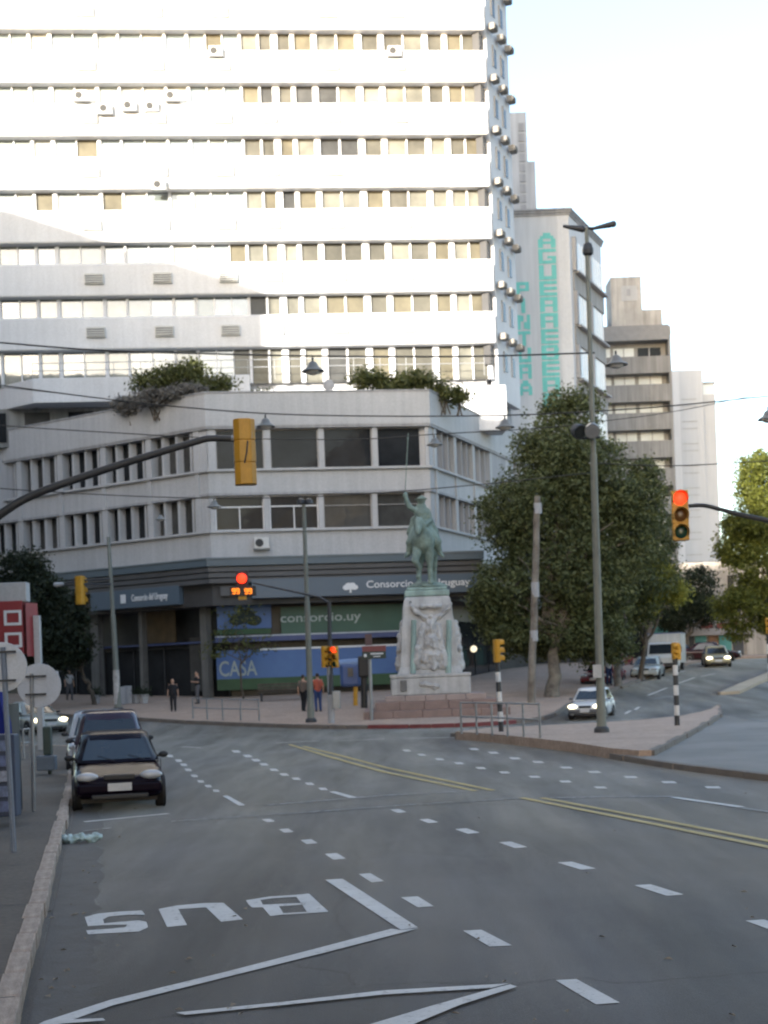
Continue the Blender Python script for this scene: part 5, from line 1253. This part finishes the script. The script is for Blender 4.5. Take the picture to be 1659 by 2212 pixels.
    for s in (-1, 1):
        for y in wy:
            w = MB(); w.lathe([(R + .045, hw - .02), (R + .045, hw + .012)] if s > 0 else [(R + .045, -hw + .02), (R + .045, -hw - .012)], (0, y, R + .01), 20, 'X'); obj('wheel_arch', w, BLACK, **K)
            w = MB(); x = s * (hw - .06); w.lathe([(R * .62, x - .09), (R * .96, x - .09), (R, x - .06), (R, x + .06), (R * .96, x + .09), (R * .62, x + .09)], (0, y, R), 22, 'X'); wh = obj('wheel', w, TYRE, smooth=True, **K)
            w = MB(); x = s * (hw + .033); w.lathe([(R * .6, x - s * .03), (R * .5, x), (.03, x - s * .01)], (0, y, R), 14, 'X'); obj('rim', w, rim, wh, smooth=True, local=True)
        w = MB(); w.ball((s * hw * .70, .075, hood - .17), (.20, .10, .085), 12, 8); obj('headlight', w, lights or mat('headlight_glass', (.42, .44, .47), .12, .1, spec=.7), smooth=True, **K)
        w = MB(); w.ball((s * hw * .74, L - .03, deck - .16), (.17, .06, .10), 10, 8); obj('tail_light', w, mat('tail_red', (.25, .015, .012), .2, .1), smooth=True, **K)
        if mirrors: w = MB(); w.ball((s * (hw + .06), ws0 + .32, belt + .06), (.09, .06, .06), 10, 8); w.tube([(s * (hw - .06), ws0 + .36, belt + .03), (s * (hw + .07), ws0 + .34, belt + .06)], .025, 6); obj('mirror', w, bumper or BLACK, smooth=True, **K)
    w = MB(); w.box((0, .03, hood - .19), (W * .34, .08, .10)); obj('grille', w, BLACK, bevel=.02, **K)
    w = MB(); w.box((0, .04, .42), (W * .93, .13, .19)); w2 = obj('front_bumper', w, bumper or body, bevel=.05, **K)
    w = MB(); w.box((0, .01, .27), (W * .62, .1, .09)); obj('air_intake', w, BLACK, bevel=.02, **K)
    w = MB(); w.box((0, L - .03, .45), (W * .93, .12, .2)); obj('rear_bumper', w, bumper or body, bevel=.05, **K)
    if plate: w = MB(); w.box((0, -.032, .44), (.42, .012, .14)); obj('licence_plate', w, mat('plate_white', (.5, .5, .5), .5, .05), bevel=.004, **K)
    w = MB(); w.box((0, L - .1, .16), (W * .8, .1, .1)); w.box((0, L / 2, .2), (W * .84, L * .8, .12)); obj('underbody', w, BLACK, **K)
    return o
def face(u, v, dz=0.0): return G(u, v, dz)
# parked in front of us at the left kerb
p = G(262, 1752, .0)
roaddir = math.atan2(kl[-3].x - kl[-5].x, kl[-3].y - kl[-5].y)            # heading of the kerb
BLK = mat('aubergine_black_paint', (.008, .005, .011), .22, .04, 1.0, fine=.02, spec=.06)
p1 = Vector((kl[7].x + 1.36, 25.3, 0))
car(p1, -roaddir + .02, BLK, 'black hatchback parked at the granite kerb with its plate towards us', L=3.75, W=1.62, H=1.36, belt=.86, hood=.80, ws0=.95, ws1=1.72, rr1=3.0, rr0=3.6, sc=1.02)
p2 = p1 + Vector((math.sin(roaddir), math.cos(roaddir), 0)) * 4.9 + Vector((-.12, 0, 0))
car(p2, -roaddir, paint('plum_paint', (.035, .016, .03)), 'tall dark plum people carrier parked directly behind the black hatchback', L=4.2, W=1.66, H=1.68, belt=1.0, hood=.92, rr1=3.7, rr0=4.1)
p3 = p2 + Vector((math.sin(roaddir), math.cos(roaddir), 0)) * 5.3 + Vector((-.25, 0, 0))
car(p3, -roaddir, paint('van_white_paint', (.5, .52, .56)), 'white van parked behind the dark plum people carrier', L=4.3, W=1.64, H=1.58, belt=.97, hood=.9, ws0=.8, ws1=1.35, rr1=4.0, rr0=4.25, name='parked_van')
p = G(92, 1586)
car(G(112, 1586), .62, paint('silver_green_paint', (.36, .38, .36), .3), 'silver saloon with headlights on turning in from the side street', L=4.2, W=1.66, H=1.42, lights=HEAD_ON, name='moving_car', rr1=3.0, rr0=3.6)
car(G(1264, 1557), -.32, paint('white_car_paint', (.55, .56, .57), .35), 'white hatchback with headlights on and grey bumper waiting at the stop line', L=3.7, W=1.6, H=1.42, lights=HEAD_ON, bumper=mat('grey_bumper', (.10, .10, .105), .6, .1), name='moving_car', rr1=3.0, rr0=3.55, sc=.93)
def on_street(u, v): return G(u, v)
car(G(1283, 1484), -.42, paint('maroon_paint', (.13, .02, .025)), 'maroon saloon parked under the plane trees', L=4.1, W=1.66, H=1.40)
car(G(1392, 1469), -.30, paint('pale_silver_paint', (.40, .44, .44)), 'pale silver saloon parked between the maroon car and the box truck', L=4.1, W=1.62, H=1.36)
car(G(1553, 1442), -.15, paint('taxi_yellow_grey', (.30, .27, .17), .35), 'car with glowing headlights coming down the right-hand street', L=4.0, W=1.62, H=1.42, lights=HEAD_ON, name='moving_car')
car(G(1503, 1429), math.pi - .9, paint('bright_red_paint', (.30, .02, .02)), 'red car turning away past the teal shop', L=4.0, W=1.62, H=1.42, name='moving_car')
car(G(1600, 1427), 1.25, paint('dark_maroon_black', (.035, .012, .014)), 'dark car crossing the far end of the right-hand street', L=4.3, W=1.66, H=1.42, name='moving_car')
car(G(1343, 1448, .0) + Vector((-.5, 2, 0)), -.4, paint('far_red_paint', (.2, .02, .025)), 'small red car half hidden under the trees next to the box truck', L=3.9, W=1.6, H=1.4)
# box truck
p = G(1432, 1455); t = empty('box_truck', p, 'white box truck parked on the right-hand street', 'truck', None, -.30)
K = dict(parent=t, local=True); TW = paint('truck_white', (.48, .48, .46), .45, .2); hw = .95
w = MB()
prof = [(0, .45), (0.0, .95), (.12, 1.15), (.42, 1.85), (.55, 1.92), (1.55, 1.92), (1.55, .45)]
w.add([(x * hw * (1 if z < 1.2 else .93), y, z) for x in (-1, 1) for y, z in prof], [list(range(7))[::-1], list(range(7, 14))] + [(i, (i + 1) % 7, 7 + (i + 1) % 7, 7 + i) for i in range(7)]); obj('cab', w, TW, bevel=.05, **K)
w = MB(); w.quad((-hw * .86, .13, 1.22), (hw * .86, .13, 1.22), (hw * .82, .39, 1.80), (-hw * .82, .39, 1.80)); obj('windscreen', w, CARGL, **K)
w = MB(); w.box((0, 3.3, 1.55), (2.0, 3.4, 1.85)); obj('cargo_box', w, mat('cargo_white', (.50, .49, .46), .6, .08, 1, streak=.15), bevel=.03, **K)
w = MB(); w.box((0, 3.3, 2.5), (2.04, 3.44, .06)); obj('cargo_roof_rim', w, mat('cargo_rim', (.12, .15, .25), .5, .1), **K)
w = MB(); w.box((0, -.03, .52), (1.86, .16, .26)); obj('bumper', w, BLACK, bevel=.03, **K)
for s in (-1, 1):
    w = MB(); w.box((s * .7, -.02, .82), (.28, .06, .16)); obj('headlight', w, RIM, bevel=.02, **K)
    w = MB(); w.quad((s * hw * .975, .25, 1.22), (s * hw * .975, 1.3, 1.22), (s * hw * .945, 1.3, 1.78), (s * hw * .945, .48, 1.78)); obj('side_window', w, CARGL, **K)
    w = MB(); w.box((s * 1.1, .3, 1.45), (.12, .08, .34)); obj('mirror', w, BLACK, bevel=.02, **K)
    for y in (.75, 4.0):
        w = MB(); x = s * .82; w.lathe([(.22, x - .1), (.36, x - .1), (.38, x - .07), (.38, x + .07), (.36, x + .1), (.22, x + .1)], (0, y, .38), 20, 'X'); wh = obj('wheel', w, TYRE, smooth=True, **K)
        w = MB(); x = s * .93; w.lathe([(.22, x - s * .03), (.15, x), (.03, x)], (0, y, .38), 12, 'X'); obj('rim', w, RIM, wh, local=True)
w = MB(); w.box((0, 2.4, .5), (1.2, 4.6, .2)); obj('chassis', w, BLACK, **K)

# ------------------------------------------------------------------ people
def person(loc, rz, H, shirt, trous, label, hair=(.03, .022, .018), arms='down', stride=.0, skirt=False, sit=False, lean=0.0, hold=None):
    """joints laid out for a 1.75 m figure facing -Y, then scaled; body, clothes and hair are each one surface"""
    o = empty('person', loc, label, 'person', None, rz); s = H / 1.75; o.scale = (s, s, s); K = dict(parent=o, local=True)
    V = Vector; ft = stride
    hip = {-1: V((-.095, 0, .92)), 1: V((.095, 0, .92))}; kn = {}; an = {}
    for d in (-1, 1): kn[d] = V((d * .10, -.04 - .5 * ft * d, .49)); an[d] = V((d * .10, .02 - ft * d + (.05 if ft else 0), .085))
    sh = {-1: V((-.185, 0, 1.43)), 1: V((.185, 0, 1.43))}; el = {}; ha = {}
    for d in (-1, 1):
        if arms == 'up' and d == 1: el[d] = V((d * .40, -.02, 1.36)); ha[d] = V((d * .60, -.10, 1.40))
        elif arms == 'front': el[d] = V((d * .25, -.02, 1.15)); ha[d] = V((d * .10, -.24, 1.18))
        else: el[d] = V((d * .255, .03 + .3 * ft * d, 1.14)); ha[d] = V((d * .27, -.05 + .5 * ft * d, .89))
    w = MB()                                                                # body
    w.ball((0, -.01, 1.635), (.078, .098, .115), 14, 10); w.ball((0, -.075, 1.585), (.045, .04, .05)); w.ball((0, -.112, 1.63), (.014, .02, .022), 8, 6)
    for d in (-1, 1): w.ball((d * .08, .0, 1.63), (.014, .025, .035), 8, 6)
    w.cap((0, .01, 1.45), (0, 0, 1.56), .06, .055, 10); w.cap((0, 0, 1.0), (0, 0, 1.38), .13, .15, 12)
    for d in (-1, 1):
        w.cap(sh[d], el[d], .05, .042, 8); w.cap(el[d], ha[d], .042, .03, 8)
        dirv = (ha[d] - el[d]).normalized(); side = V((0, -1, 0)) if abs(dirv.y) < .8 else V((-d, 0, 0)); side = (side - dirv * side.dot(dirv)).normalized(); pn = dirv.cross(side)
        pc = ha[d] + dirv * .05; w.cap(ha[d], pc + dirv * .02, .03, .036, 8)
        for f in range(4):                                                  # four fingers and a thumb
            b_ = pc + dirv * .03 + side * (.03 - .02 * f); l = (.06, .07, .066, .05)[f]; w.cap(b_, b_ + dirv * l * .6, .012, .011, 6); w.cap(b_ + dirv * l * .6, b_ + dirv * l + pn * .02, .011, .009, 6)
        w.cap(ha[d] + dirv * .02 + side * .03, ha[d] + dirv * .06 + side * .06, .013, .01, 6)
        w.cap(hip[d], kn[d], .08, .052, 8); w.cap(kn[d], an[d], .05, .035, 8)
    remesh('body', w, SKINM, .014, smooth_it=1, **K)
    w = MB(); w.cap((0, .0, 1.02), (0, .0, 1.2), .165, .17, 12); w.cap((0, 0, 1.2), (0, 0, 1.36), .17, .165, 12)
    w.ball((0, .0, 1.22), (.20, .135, .3), 14, 10); w.ball((0, 0, 1.39), (.17, .11, .085), 14, 8)
    for d in (-1, 1): w.cap(sh[d] - V((d * .015, 0, .02)), sh[d].lerp(el[d], .75), .062, .058, 9)
    if arms == 'long' or hold: 
        for d in (-1, 1): w.cap(el[d], el[d].lerp(ha[d], .9), .056, .042, 9)
    remesh('shirt', w, shirt, .022, smooth_it=2, disp=(.008, 9), **K)
    w = MB(); w.ball((0, .0, .96), (.185, .135, .13), 14, 8)
    for d in (-1, 1): w.cap(hip[d], kn[d], .105, .078, 10); w.cap(kn[d], an[d], .077, .06, 10)
    remesh('trousers', w, trous, .022, smooth_it=2, disp=(.006, 9), **K)
    for d in (-1, 1):
        w = MB(); a = an[d]; w.cap((a.x, a.y + .02, .045), (a.x, a.y - .15, .035), .045, .038, 8); remesh('shoe', w, BLACK, .014, **K)
    w = MB(); w.ball((0, .018, 1.665), (.087, .098, .10), 14, 10); remesh('hair', w, mat('hair_%d' % int(hair[0] * 1000), hair, .7, .2), .018, **K)
    return o
cloth = lambda n, c: mat(n, c, .85, .12, 4.0, bump=.1)
NAVY = cloth('navy_cloth', (.025, .04, .10)); BLKC = cloth('black_cloth', (.014, .014, .017)); GRYC = cloth('grey_cloth', (.10, .10, .11)); WHC = cloth('white_cloth', (.42, .42, .42))
person(G(688, 1537, .15), math.pi + .25, 1.78, cloth('orange_cloth', (.42, .10, .06)), cloth('blue_cloth', (.035, .06, .16)), 'person in orange shirt and blue trousers standing beside the signal pole', arms='up')
person(G(657, 1536, .15), math.pi - .4, 1.7, cloth('brown_cloth', (.14, .11, .09)), BLKC, 'person in brown top and black trousers half hidden behind the lamp pole', stride=.12)
person(G(375, 1537, .15), .1, 1.6, BLKC, BLKC, 'person dressed all in black walking across the plaza', stride=.14)
person(G(428, 1520, .15), -1.2, 1.7, BLKC, GRYC, 'person in black top bending an arm near the metal rack', arms='front')
person(G(151, 1512, .15), .5, 1.72, WHC, GRYC, 'person in white shirt walking in the shade by the bank side wall', stride=.15)
person(G(1316, 1480, .15), .3, 1.7, WHC, NAVY, 'person in white shirt standing under the plane trees by the maroon car')

# ------------------------------------------------------------------ railings and plaza furniture
def railing(pts, h, label, dz, n, rails=(.55, 1.0), name='railing'):
    P = [G(u, v, dz) for u, v in pts]; o = empty(name, P[0], label, 'railing')
    d = [0]
    for i in range(1, len(P)): d.append(d[-1] + (P[i] - P[i - 1]).length)
    xs = np.linspace(0, d[-1], n); pos = [Vector([np.interp(x, d, [p[i] for p in P]) for i in range(3)]) for x in xs]
    for p in pos: w = MB(); w.tube([p - Vector((0, 0, .03)), p + Vector((0, 0, h))], .035, 8); obj('post', w, STEEL, o)
    for r in rails: w = MB(); w.tube([p + Vector((0, 0, h * r - .02)) for p in pos], .026, 8); obj('rail', w, STEEL, o)
    return o
railing([(997, 1583), (1050, 1586), (1110, 1590), (1167, 1594)], 1.0, 'grey metal railing along the tip of the brick island', .27, 6)
railing([(417, 1552), (470, 1555), (560, 1557)], .95, 'grey metal rack of bars at the plaza kerb in front of the young tree', .15, 5)
b = G(565, 1515, .15); o = empty('bench', b, 'dark slatted bench in front of the blue banner', 'bench')
for k in range(4): w = MB(); w.box(b + Vector((1.1, -.18 + k * .13, .45)), (2.6, .1, .04)); obj('seat_slat', w, BARK, o, bevel=.008)
for k in range(3): w = MB(); w.box(b + Vector((1.1, .3 + k * .02, .58 + k * .14)), (2.6, .04, .1)); obj('back_slat', w, BARK, o, bevel=.008)
for dx in (0, 2.2): w = MB(); w.box(b + Vector((dx, .05, .21)), (.08, .5, .45)); obj('leg', w, POLED, o)
# planters
for i, (u, v, lab) in enumerate([(294, 1519, 'white concrete planter with a small shrub beside the lamp pole, first of a pair'), (311, 1519, 'white concrete planter with a small shrub, further of the pair from the lamp pole'), (207, 1520, 'grey planter with low greenery by the bank side wall')]):
    b = G(u, v, .15); o = empty('planter', b, lab, 'planter'); w = MB(); w.lathe([(.20, 0), (.27, .42), (.27, .48), (.22, .48), (.2, .4)], b, 4 if i < 2 else 10); obj('pot', w, OLDW if i < 2 else OLDG, o)
    leaves('foliage', [((b.x, b.y, b.z + .62), (.28, .28, .2), 1)], 300, .1, LEAF2, o, 30 + i, shell=.2)
for i, (u, v) in enumerate([(278, 1520), (263, 1522)]):
    b = G(u, v, .15); w = MB(); w.prism([(b.x - .22, b.y - .15), (b.x + .22, b.y - .15), (b.x + .16, b.y + .15), (b.x - .16, b.y + .15)], b.z, b.z + .95); obj('pavement_sign', w, OLDG, None, bevel=.02, label=['pale upright board standing between lamp pole and planters', 'pale upright board hard against the lamp pole'][i], cat='board')
# street-name sign, phone booth, yellow post
b = G(803, 1556, .15); o = empty('street_sign', b, 'grey post with red and dark green direction panels beside the monument steps', 'sign')
w = MB(); w.tube([b, at(798, 1400, b.y)], .075, 10); obj('post', w, STEEL, o, smooth=True)
def panel(u0, u1, v0, v1, y, m, name, par):
    a, c = at(u0, v0, y), at(u1, v1, y); w = MB(); w.box((a + c) / 2, (c.x - a.x, .05, a.z - c.z)); return obj(name, w, m, par, bevel=.01)
panel(782, 834, 1396, 1407, b.y - .12, mat('panel_red', (.17, .05, .05), .6, .2), 'panel', o); pn = panel(782, 834, 1407.5, 1422, b.y - .12, mat('panel_dark_green', (.02, .035, .03), .5, .2), 'panel', o)
panel(800, 828, 1411, 1413, b.y - .15, LETW, 'lettering', pn); panel(786, 792, 1413, 1419, b.y - .15, LETW, 'arrow', pn); panel(806, 822, 1417, 1418.5, b.y - .15, LETW, 'lettering', pn)
panel(788, 804, 1370, 1394, b.y - .1, mat('panel_grey_red', (.10, .06, .06), .6, .2), 'panel', o)
b = G(787, 1529, .15); o = empty('phone_post', b, 'black payphone post with hood behind the street sign', 'payphone')
w = MB(); w.tube([b, at(786, 1440, b.y)], .16, 10); obj('post', w, BLACK, o)
w = MB(); w.box(at(786, 1440, b.y), (.55, .5, 1.0)); obj('hood', w, BLACK, o, bevel=.08)
b = G(768, 1524, .15); o = empty('phone_booth', b, 'blue phone shell on a yellow post beside the signal pole', 'payphone')
w = MB(); w.tube([b, at(768, 1480, b.y)], .11, 10); obj('post', w, YEL, o)
w = MB(); w.box(at(757, 1458, b.y), (1.0, .5, 1.15)); obj('shell', w, mat('phone_blue', (.05, .09, .22), .4, .15), o, bevel=.15)
w = MB(); c = at(752, 1433, b.y); w.cap(c + Vector((-.35, 0, 0)), c + Vector((.5, 0, 0)), .2, .24, 10); obj('hood', w, mat('phone_pale_blue', (.16, .24, .40), .4, .1), o, smooth=True)
w = MB(); w.box(at(757, 1452, b.y - .28), (.25, .06, .4)); obj('handset_panel', w, BARKP, o)
# small lit wall lamp by the right wing
p = at(1018, 1402, 70); p2 = fR.pt(fR.hit(1018, 1402)[0], fR.hit(1018, 1402)[1], .15); o = empty('wall_lamp', p2, 'round pale wall lamp glowing on the bank side wall next to the monument', 'lamp')
w = MB(); w.ball(p2, .2, 12, 8); obj('globe', w, emit('lamp_glow', (1.0, .85, .6), .35), o, smooth=True)
w = MB(); w.tube([p2, fR.pt(fR.hit(1018, 1402)[0], fR.hit(1018, 1402)[1], -1.6)], .03, 6); obj('bracket', w, POLED, o)

# ------------------------------------------------------------------ left pavement: signs, post, kiosk
def spole(u, v, vt, r, label, m=STEEL, name='sign_pole'):
    b = G(u, v, .15); return b
b = G(73, 1752, .15); y = b.y
o = empty('road_sign', b, 'round pale road sign seen from behind with clamp bars on a thin pole', 'sign')
w = MB(); w.tube([b, at(68, 1455, y)], .035, 8); obj('pole', w, STEEL, o)
PLT = mat('sign_back_pale', (.44, .47, .52), .5, .08)
w = MB(); w.lathe([(.385, .06), (.39, .05), (.385, .04)], at(83, 1481, y), 28, 'Y'); obj('disc', w, PLT, o)
for v in (1461, 1500): 
    w = MB(); w.box(at(77, v, y - .02), (.36, .04, .035)); obj('clamp_bar', w, POLED, o)
w = MB(); w.box(at(110, 1456, y + .09), (.26, .03, .10)); obj('small_plate', w, PLT, o)
b = G(30, 1840, .15); y = b.y
o = empty('road_sign', b, 'larger round pale road sign seen from behind on a blue-grey pole', 'sign')
w = MB(); w.tube([b, at(6, 1398, y)], [.04, .035], 8); obj('pole', w, mat('pole_blue_grey', (.14, .17, .22), .5, .15), o)
w = MB(); w.lathe([(.33, .06), (.335, .05), (.33, .04)], at(3, 1441, y), 28, 'Y'); obj('disc', w, PLT, o)
for v in (1408, 1470): w = MB(); w.box(at(16, v, y - .02), (.22, .04, .03)); obj('clamp_bar', w, POLED, o)
# shop sign: red lightbox with white square letters, white box above
ys = 46.0; RDS = mat('sign_red', (.25, .03, .035), .5, .12); 
zg = T(ys) + .15
o = empty('shop_sign', (at(20, 1500, ys).x, ys, zg), 'red lightbox sign with white square letters on a white post', 'sign')
a, c = at(-60, 1302, ys), at(56, 1413, ys); w = MB(); w.box((a + c) / 2, (c.x - a.x, .5, a.z - c.z)); bx = obj('lightbox', w, RDS, o, bevel=.03)
w = MB(); a2, c2 = at(57, 1302, ys - .1), at(75, 1417, ys - .1); w.add([a2 + Vector((0, -.14, 0)), Vector((c2.x, ys + .5, a2.z)), Vector((c2.x, ys + .5, c2.z)), Vector((a2.x, ys - .24, c2.z)), a2 + Vector((0, .6, 0)), Vector((a2.x, ys + .5, c2.z))], [(0, 1, 2, 3), (0, 4, 1), (3, 2, 5), (1, 4, 5, 2), (0, 3, 5, 4)]); obj('side_panel', w, RDS, o)
for (u0, u1, v0, v1) in [(8, 47, 1319, 1350), (10, 48, 1367, 1398)]:
    a, c = at(u0, v0, ys - .27), at(u1, v1, ys - .27); w = MB(); t_ = .085; X0, X1, Z1, Z0 = a.x, c.x, a.z, c.z; yy = ys - .27
    for (x0, x1, z0, z1) in [(X0, X1, Z1 - t_, Z1), (X0, X1, Z0, Z0 + t_), (X1 - t_, X1, Z0 + t_, Z1 - t_), (X0, X0 + t_, Z0 + t_, Z1 - t_)]: w.box(((x0 + x1) / 2, yy, (z0 + z1) / 2), (x1 - x0, .04, z1 - z0))
    obj('letter', w, LETW, bx)
a, c = at(-60, 1262, ys), at(60, 1300, ys); w = MB(); w.box((a + c) / 2 + Vector((0, .1, 0)), (c.x - a.x, .5, a.z - c.z)); obj('top_box', w, OLDW, o, bevel=.03)
a, c = at(75, 1330, ys + .3), at(89, 1470, ys + .3); w = MB(); w.box(Vector(((a.x + c.x) / 2, ys + .3, (a.z + zg) / 2)), (.21, .25, a.z - zg)); obj('post', w, OLDW, o, bevel=.02)
w = MB(); w.box(Vector((at(-20, 1400, ys).x, ys, (at(0, 1413, ys).z + zg) / 2)), (.2, .2, at(0, 1413, ys).z - zg)); obj('post', w, OLDG, o)
# news kiosk at the frame's edge: blue sheet, navy rack
b = G(-12, 1790, .15); y = b.y
o = empty('news_kiosk', b, 'blue draped news kiosk with navy magazine rack at the pavement edge', 'kiosk')
BLU = mat('blue_tarpaulin', (.018, .03, .20), .5, .3, 1.5, bump=.3)
w = MB()
for i in range(9):
    pass
n = 14; vs = []; xs_ = np.linspace(at(-70, 1600, y + 2).x, at(26, 1600, y + 2).x, n)
for zc, dx in ((at(0, 1490, y + 2).z, -.12), (at(0, 1560, y + 2).z, 0), (at(0, 1640, y + 2).z, .04), (.6, .0)):
    vs += [(x + dx, y + 2 + .08 * math.sin(i * 1.9), zc) for i, x in enumerate(xs_)]
w.add(vs, [(r * n + i, r * n + i + 1, (r + 1) * n + i + 1, (r + 1) * n + i) for r in range(3) for i in range(n - 1)]); bb = obj('tarpaulin', w, BLU, o, smooth=True); sf = bb.modifiers.new('t', 'SOLIDIFY'); sf.thickness = .03
w = MB(); w.box(((xs_[0] + xs_[-1]) / 2 - .1, y + 2.6, 1.1), (xs_[-1] - xs_[0] - .1, 1.0, 1.9)); obj('booth', w, POLED, o)
rk = at(0, 1650, y); rx = at(28, 1650, y).x
w = MB(); w.box((rx - .6, y + .45, .95), (1.1, .3, 1.3)); obj('rack', w, mat('navy_rack', (.03, .045, .09), .5, .2), o, bevel=.02)
for k in range(5):
    for j in range(3):
        w = MB(); w.box((rx - .98 + j * .36, y + .28, .46 + k * .24), (.28, .02, .17), Matrix.Rotation(-.2, 4, 'X')); obj('magazine', w, mat('magazine_%d' % ((k + j) % 3), [(.10, .13, .22), (.20, .22, .28), (.06, .08, .16)][(k + j) % 3], .5, .5, 9.0), o)
for dx in (-1.05, -.12): w = MB(); w.tube([(rx + dx, y + .4, .15), (rx + dx, y + .4, .5)], .025, 6); obj('leg', w, POLED, o)
# green utility post with grey box
b = G(108, 1672, .15); y = b.y
o = empty('utility_post', b, 'dark green metal post with a grey box near the parked black hatchback', 'post')
w = MB(); w.tube([b, at(104, 1585, y)], [.05, .05], 8); obj('post', w, mat('dark_green_metal', (.035, .055, .05), .5, .2), o)
w = MB(); w.box(at(103, 1600, y), (.2, .2, .7)); obj('cabinet', w, mat('dark_green_metal', (.035, .055, .05), .5, .2), o, bevel=.03)
w = MB(); w.box(at(101, 1648, y - .1), (.45, .3, .36)); obj('lower_box', w, mat('blue_grey_box', (.11, .14, .18), .5, .15), o, bevel=.03)
railing([(20, 1640), (48, 1640), (66, 1638)], .9, 'short pale railing behind the blue kiosk', .15, 4)
# plastic bag and leaves on the road
b = G(172, 1820); w = MB(); rb = random.Random(8)
for i in range(16):
    a = math.pi * (1.05 + .85 * i / 15); w.ball(b + Vector((.21 * math.cos(a) * 1.3, .12 * math.sin(a) + .05, .05 + rb.uniform(0, .04))), (rb.uniform(.05, .09), rb.uniform(.05, .1), rb.uniform(.04, .075)), 8, 6)
remesh('plastic_bag', w, mat('bag_plastic', (.34, .46, .48), .3, .35, 9.0), .014, smooth_it=0, disp=(.035, 14), label='crumpled pale blue plastic bag on the road by the kerb', cat='bag')
w = MB(); r = random.Random(5)
for i in range(70):
    u, v = r.uniform(60, 1650), 1690 + 520 * r.random() ** .8
    if i % 3 == 0: u = 60 + (2212 - v) * .22 + abs(r.gauss(0, 60)) + 20
    p = G(u, v); s = r.uniform(.015, .045); a = r.uniform(0, 6.28)
    w.add([p + Vector((s * math.cos(a + q) * k, s * math.sin(a + q) * k, .010 + h)) for q, k, h in ((0, 1, .004), (1.4, .6, 0.02), (3.1, 1, .002), (4.6, .55, .012))], [(0, 1, 2, 3)])
obj('fallen_leaves', w, mat('dry_leaf', (.22, .19, .15), .8, .4, 8.0), None, kind='stuff', fix=False)['label'] = 'scattered dry leaves and litter on the road'

# ------------------------------------------------------------------ overhead cables and hanging lamps
def cable(pts, y, r, label, lamps=()):
    P = smoothpath([at(u, v, y) for u, v in pts], 8); w = MB(); w.tube(P, r, 6)
    o = obj('overhead_cable', w, WIREM, None, label=label, cat='cable'); return P
cabs = [([(-200, 722), (0, 740), (220, 757), (450, 764), (675, 769), (1000, 770), (1285, 762)], 45.0, .028, 'overhead cable from the lamp pole across the tower front carrying two bell lamps'),
        ([(-200, 806), (0, 832), (300, 870), (572, 893), (840, 899), (1090, 897), (1290, 888), (1500, 872), (1900, 830)], 47.0, .022, 'overhead cable sagging in front of the bank parapet'),
        ([(-200, 900), (0, 919), (250, 935), (470, 946), (760, 949), (938, 938), (1120, 928), (1284, 915)], 50.0, .018, 'thin overhead cable in front of the upper bank windows'),
        ([(-200, 1035), (0, 1055), (250, 1070), (465, 1076), (700, 1072), (1000, 1050), (1285, 1020)], 52.0, .018, 'thin overhead cable in front of the lower bank windows'),
        ([(1285, 1000), (1450, 1006), (1659, 996), (1900, 985)], 46.0, .016, 'thin overhead cable from the lamp pole towards the olive tree'),
        ([(1283, 912), (1450, 890), (1659, 848), (1900, 800)], 44.0, .012, 'fine overhead cable rising past the balcony building'),
        ([(-200, 820), (0, 836), (230, 862), (330, 878)], 60.0, .015, 'short slack cable to the dry creeper on the bank')]
for pts, y, r, lab in cabs: cable(pts, y, r, lab)
BELL = mat('lamp_enamel', (.19, .19, .18), .55, .3)
for u, v, y, s, lab in [(675, 772, 45, 1.35, 'bell-shaped hanging lamp in front of the tower terrace'), (1330, 758, 45, 1.35, 'bell-shaped hanging lamp in front of the balcony building'), (573, 896, 47, 1.2, 'bell-shaped hanging lamp next to the overhead yellow signal'), (1090, 898, 47, 1.2, 'bell-shaped hanging lamp at the edge of the plane tree'),
                       (938, 940, 50, 1.05, 'bell-shaped hanging lamp at the bank corner above the statue'), (462, 1076, 52, 1.0, 'bell-shaped hanging lamp by the first lower bank window'), (1659, 878, 46, 1.3, 'bell-shaped hanging lamp against the white sky over the olive tree'), (346, 1108, 56, .8, 'small hanging lamp in front of the finned wing')]:
    s *= .85; c = at(u, v, y); o = empty('hanging_lamp', c + Vector((0, 0, -.55 * s)), lab, 'lamp')
    w = MB(); w.tube([c, c + Vector((0, 0, -.14 * s))], .03 * s, 6); obj('hook', w, POLED, o)
    w = MB(); w.lathe([(.06 * s, -.12 * s), (.12 * s, -.16 * s), (.17 * s, -.28 * s), (.30 * s, -.36 * s), (.33 * s, -.40 * s), (.28 * s, -.39 * s)], c, 16); obj('shade', w, BELL, o, smooth=True)
    w = MB(); w.ball(c + Vector((0, 0, -.40 * s)), (.2 * s, .2 * s, .10 * s), 12, 8); obj('glass', w, mat('lamp_glass', (.55, .54, .5), .2, .1), o, smooth=True)
# small roof clutter on the bank parapet and canopy
for i, (u, v) in enumerate([(710, 832), (258, 868)]):
    p = at(u, v, 76.2 if i == 0 else 78.5); w = MB(); w.lathe([(.10, .25), (.30, .12), (.32, .0), (.1, -.05)], p, 14, 'Y'); w.tube([p, p + Vector((0, .2, -.55))], .04, 6); obj('floodlight', w, OLDG, None, label=['round floodlight on the bank roof edge below the tower terrace', 'round floodlight on the terrace wall above the finned wing'][i], cat='floodlight')
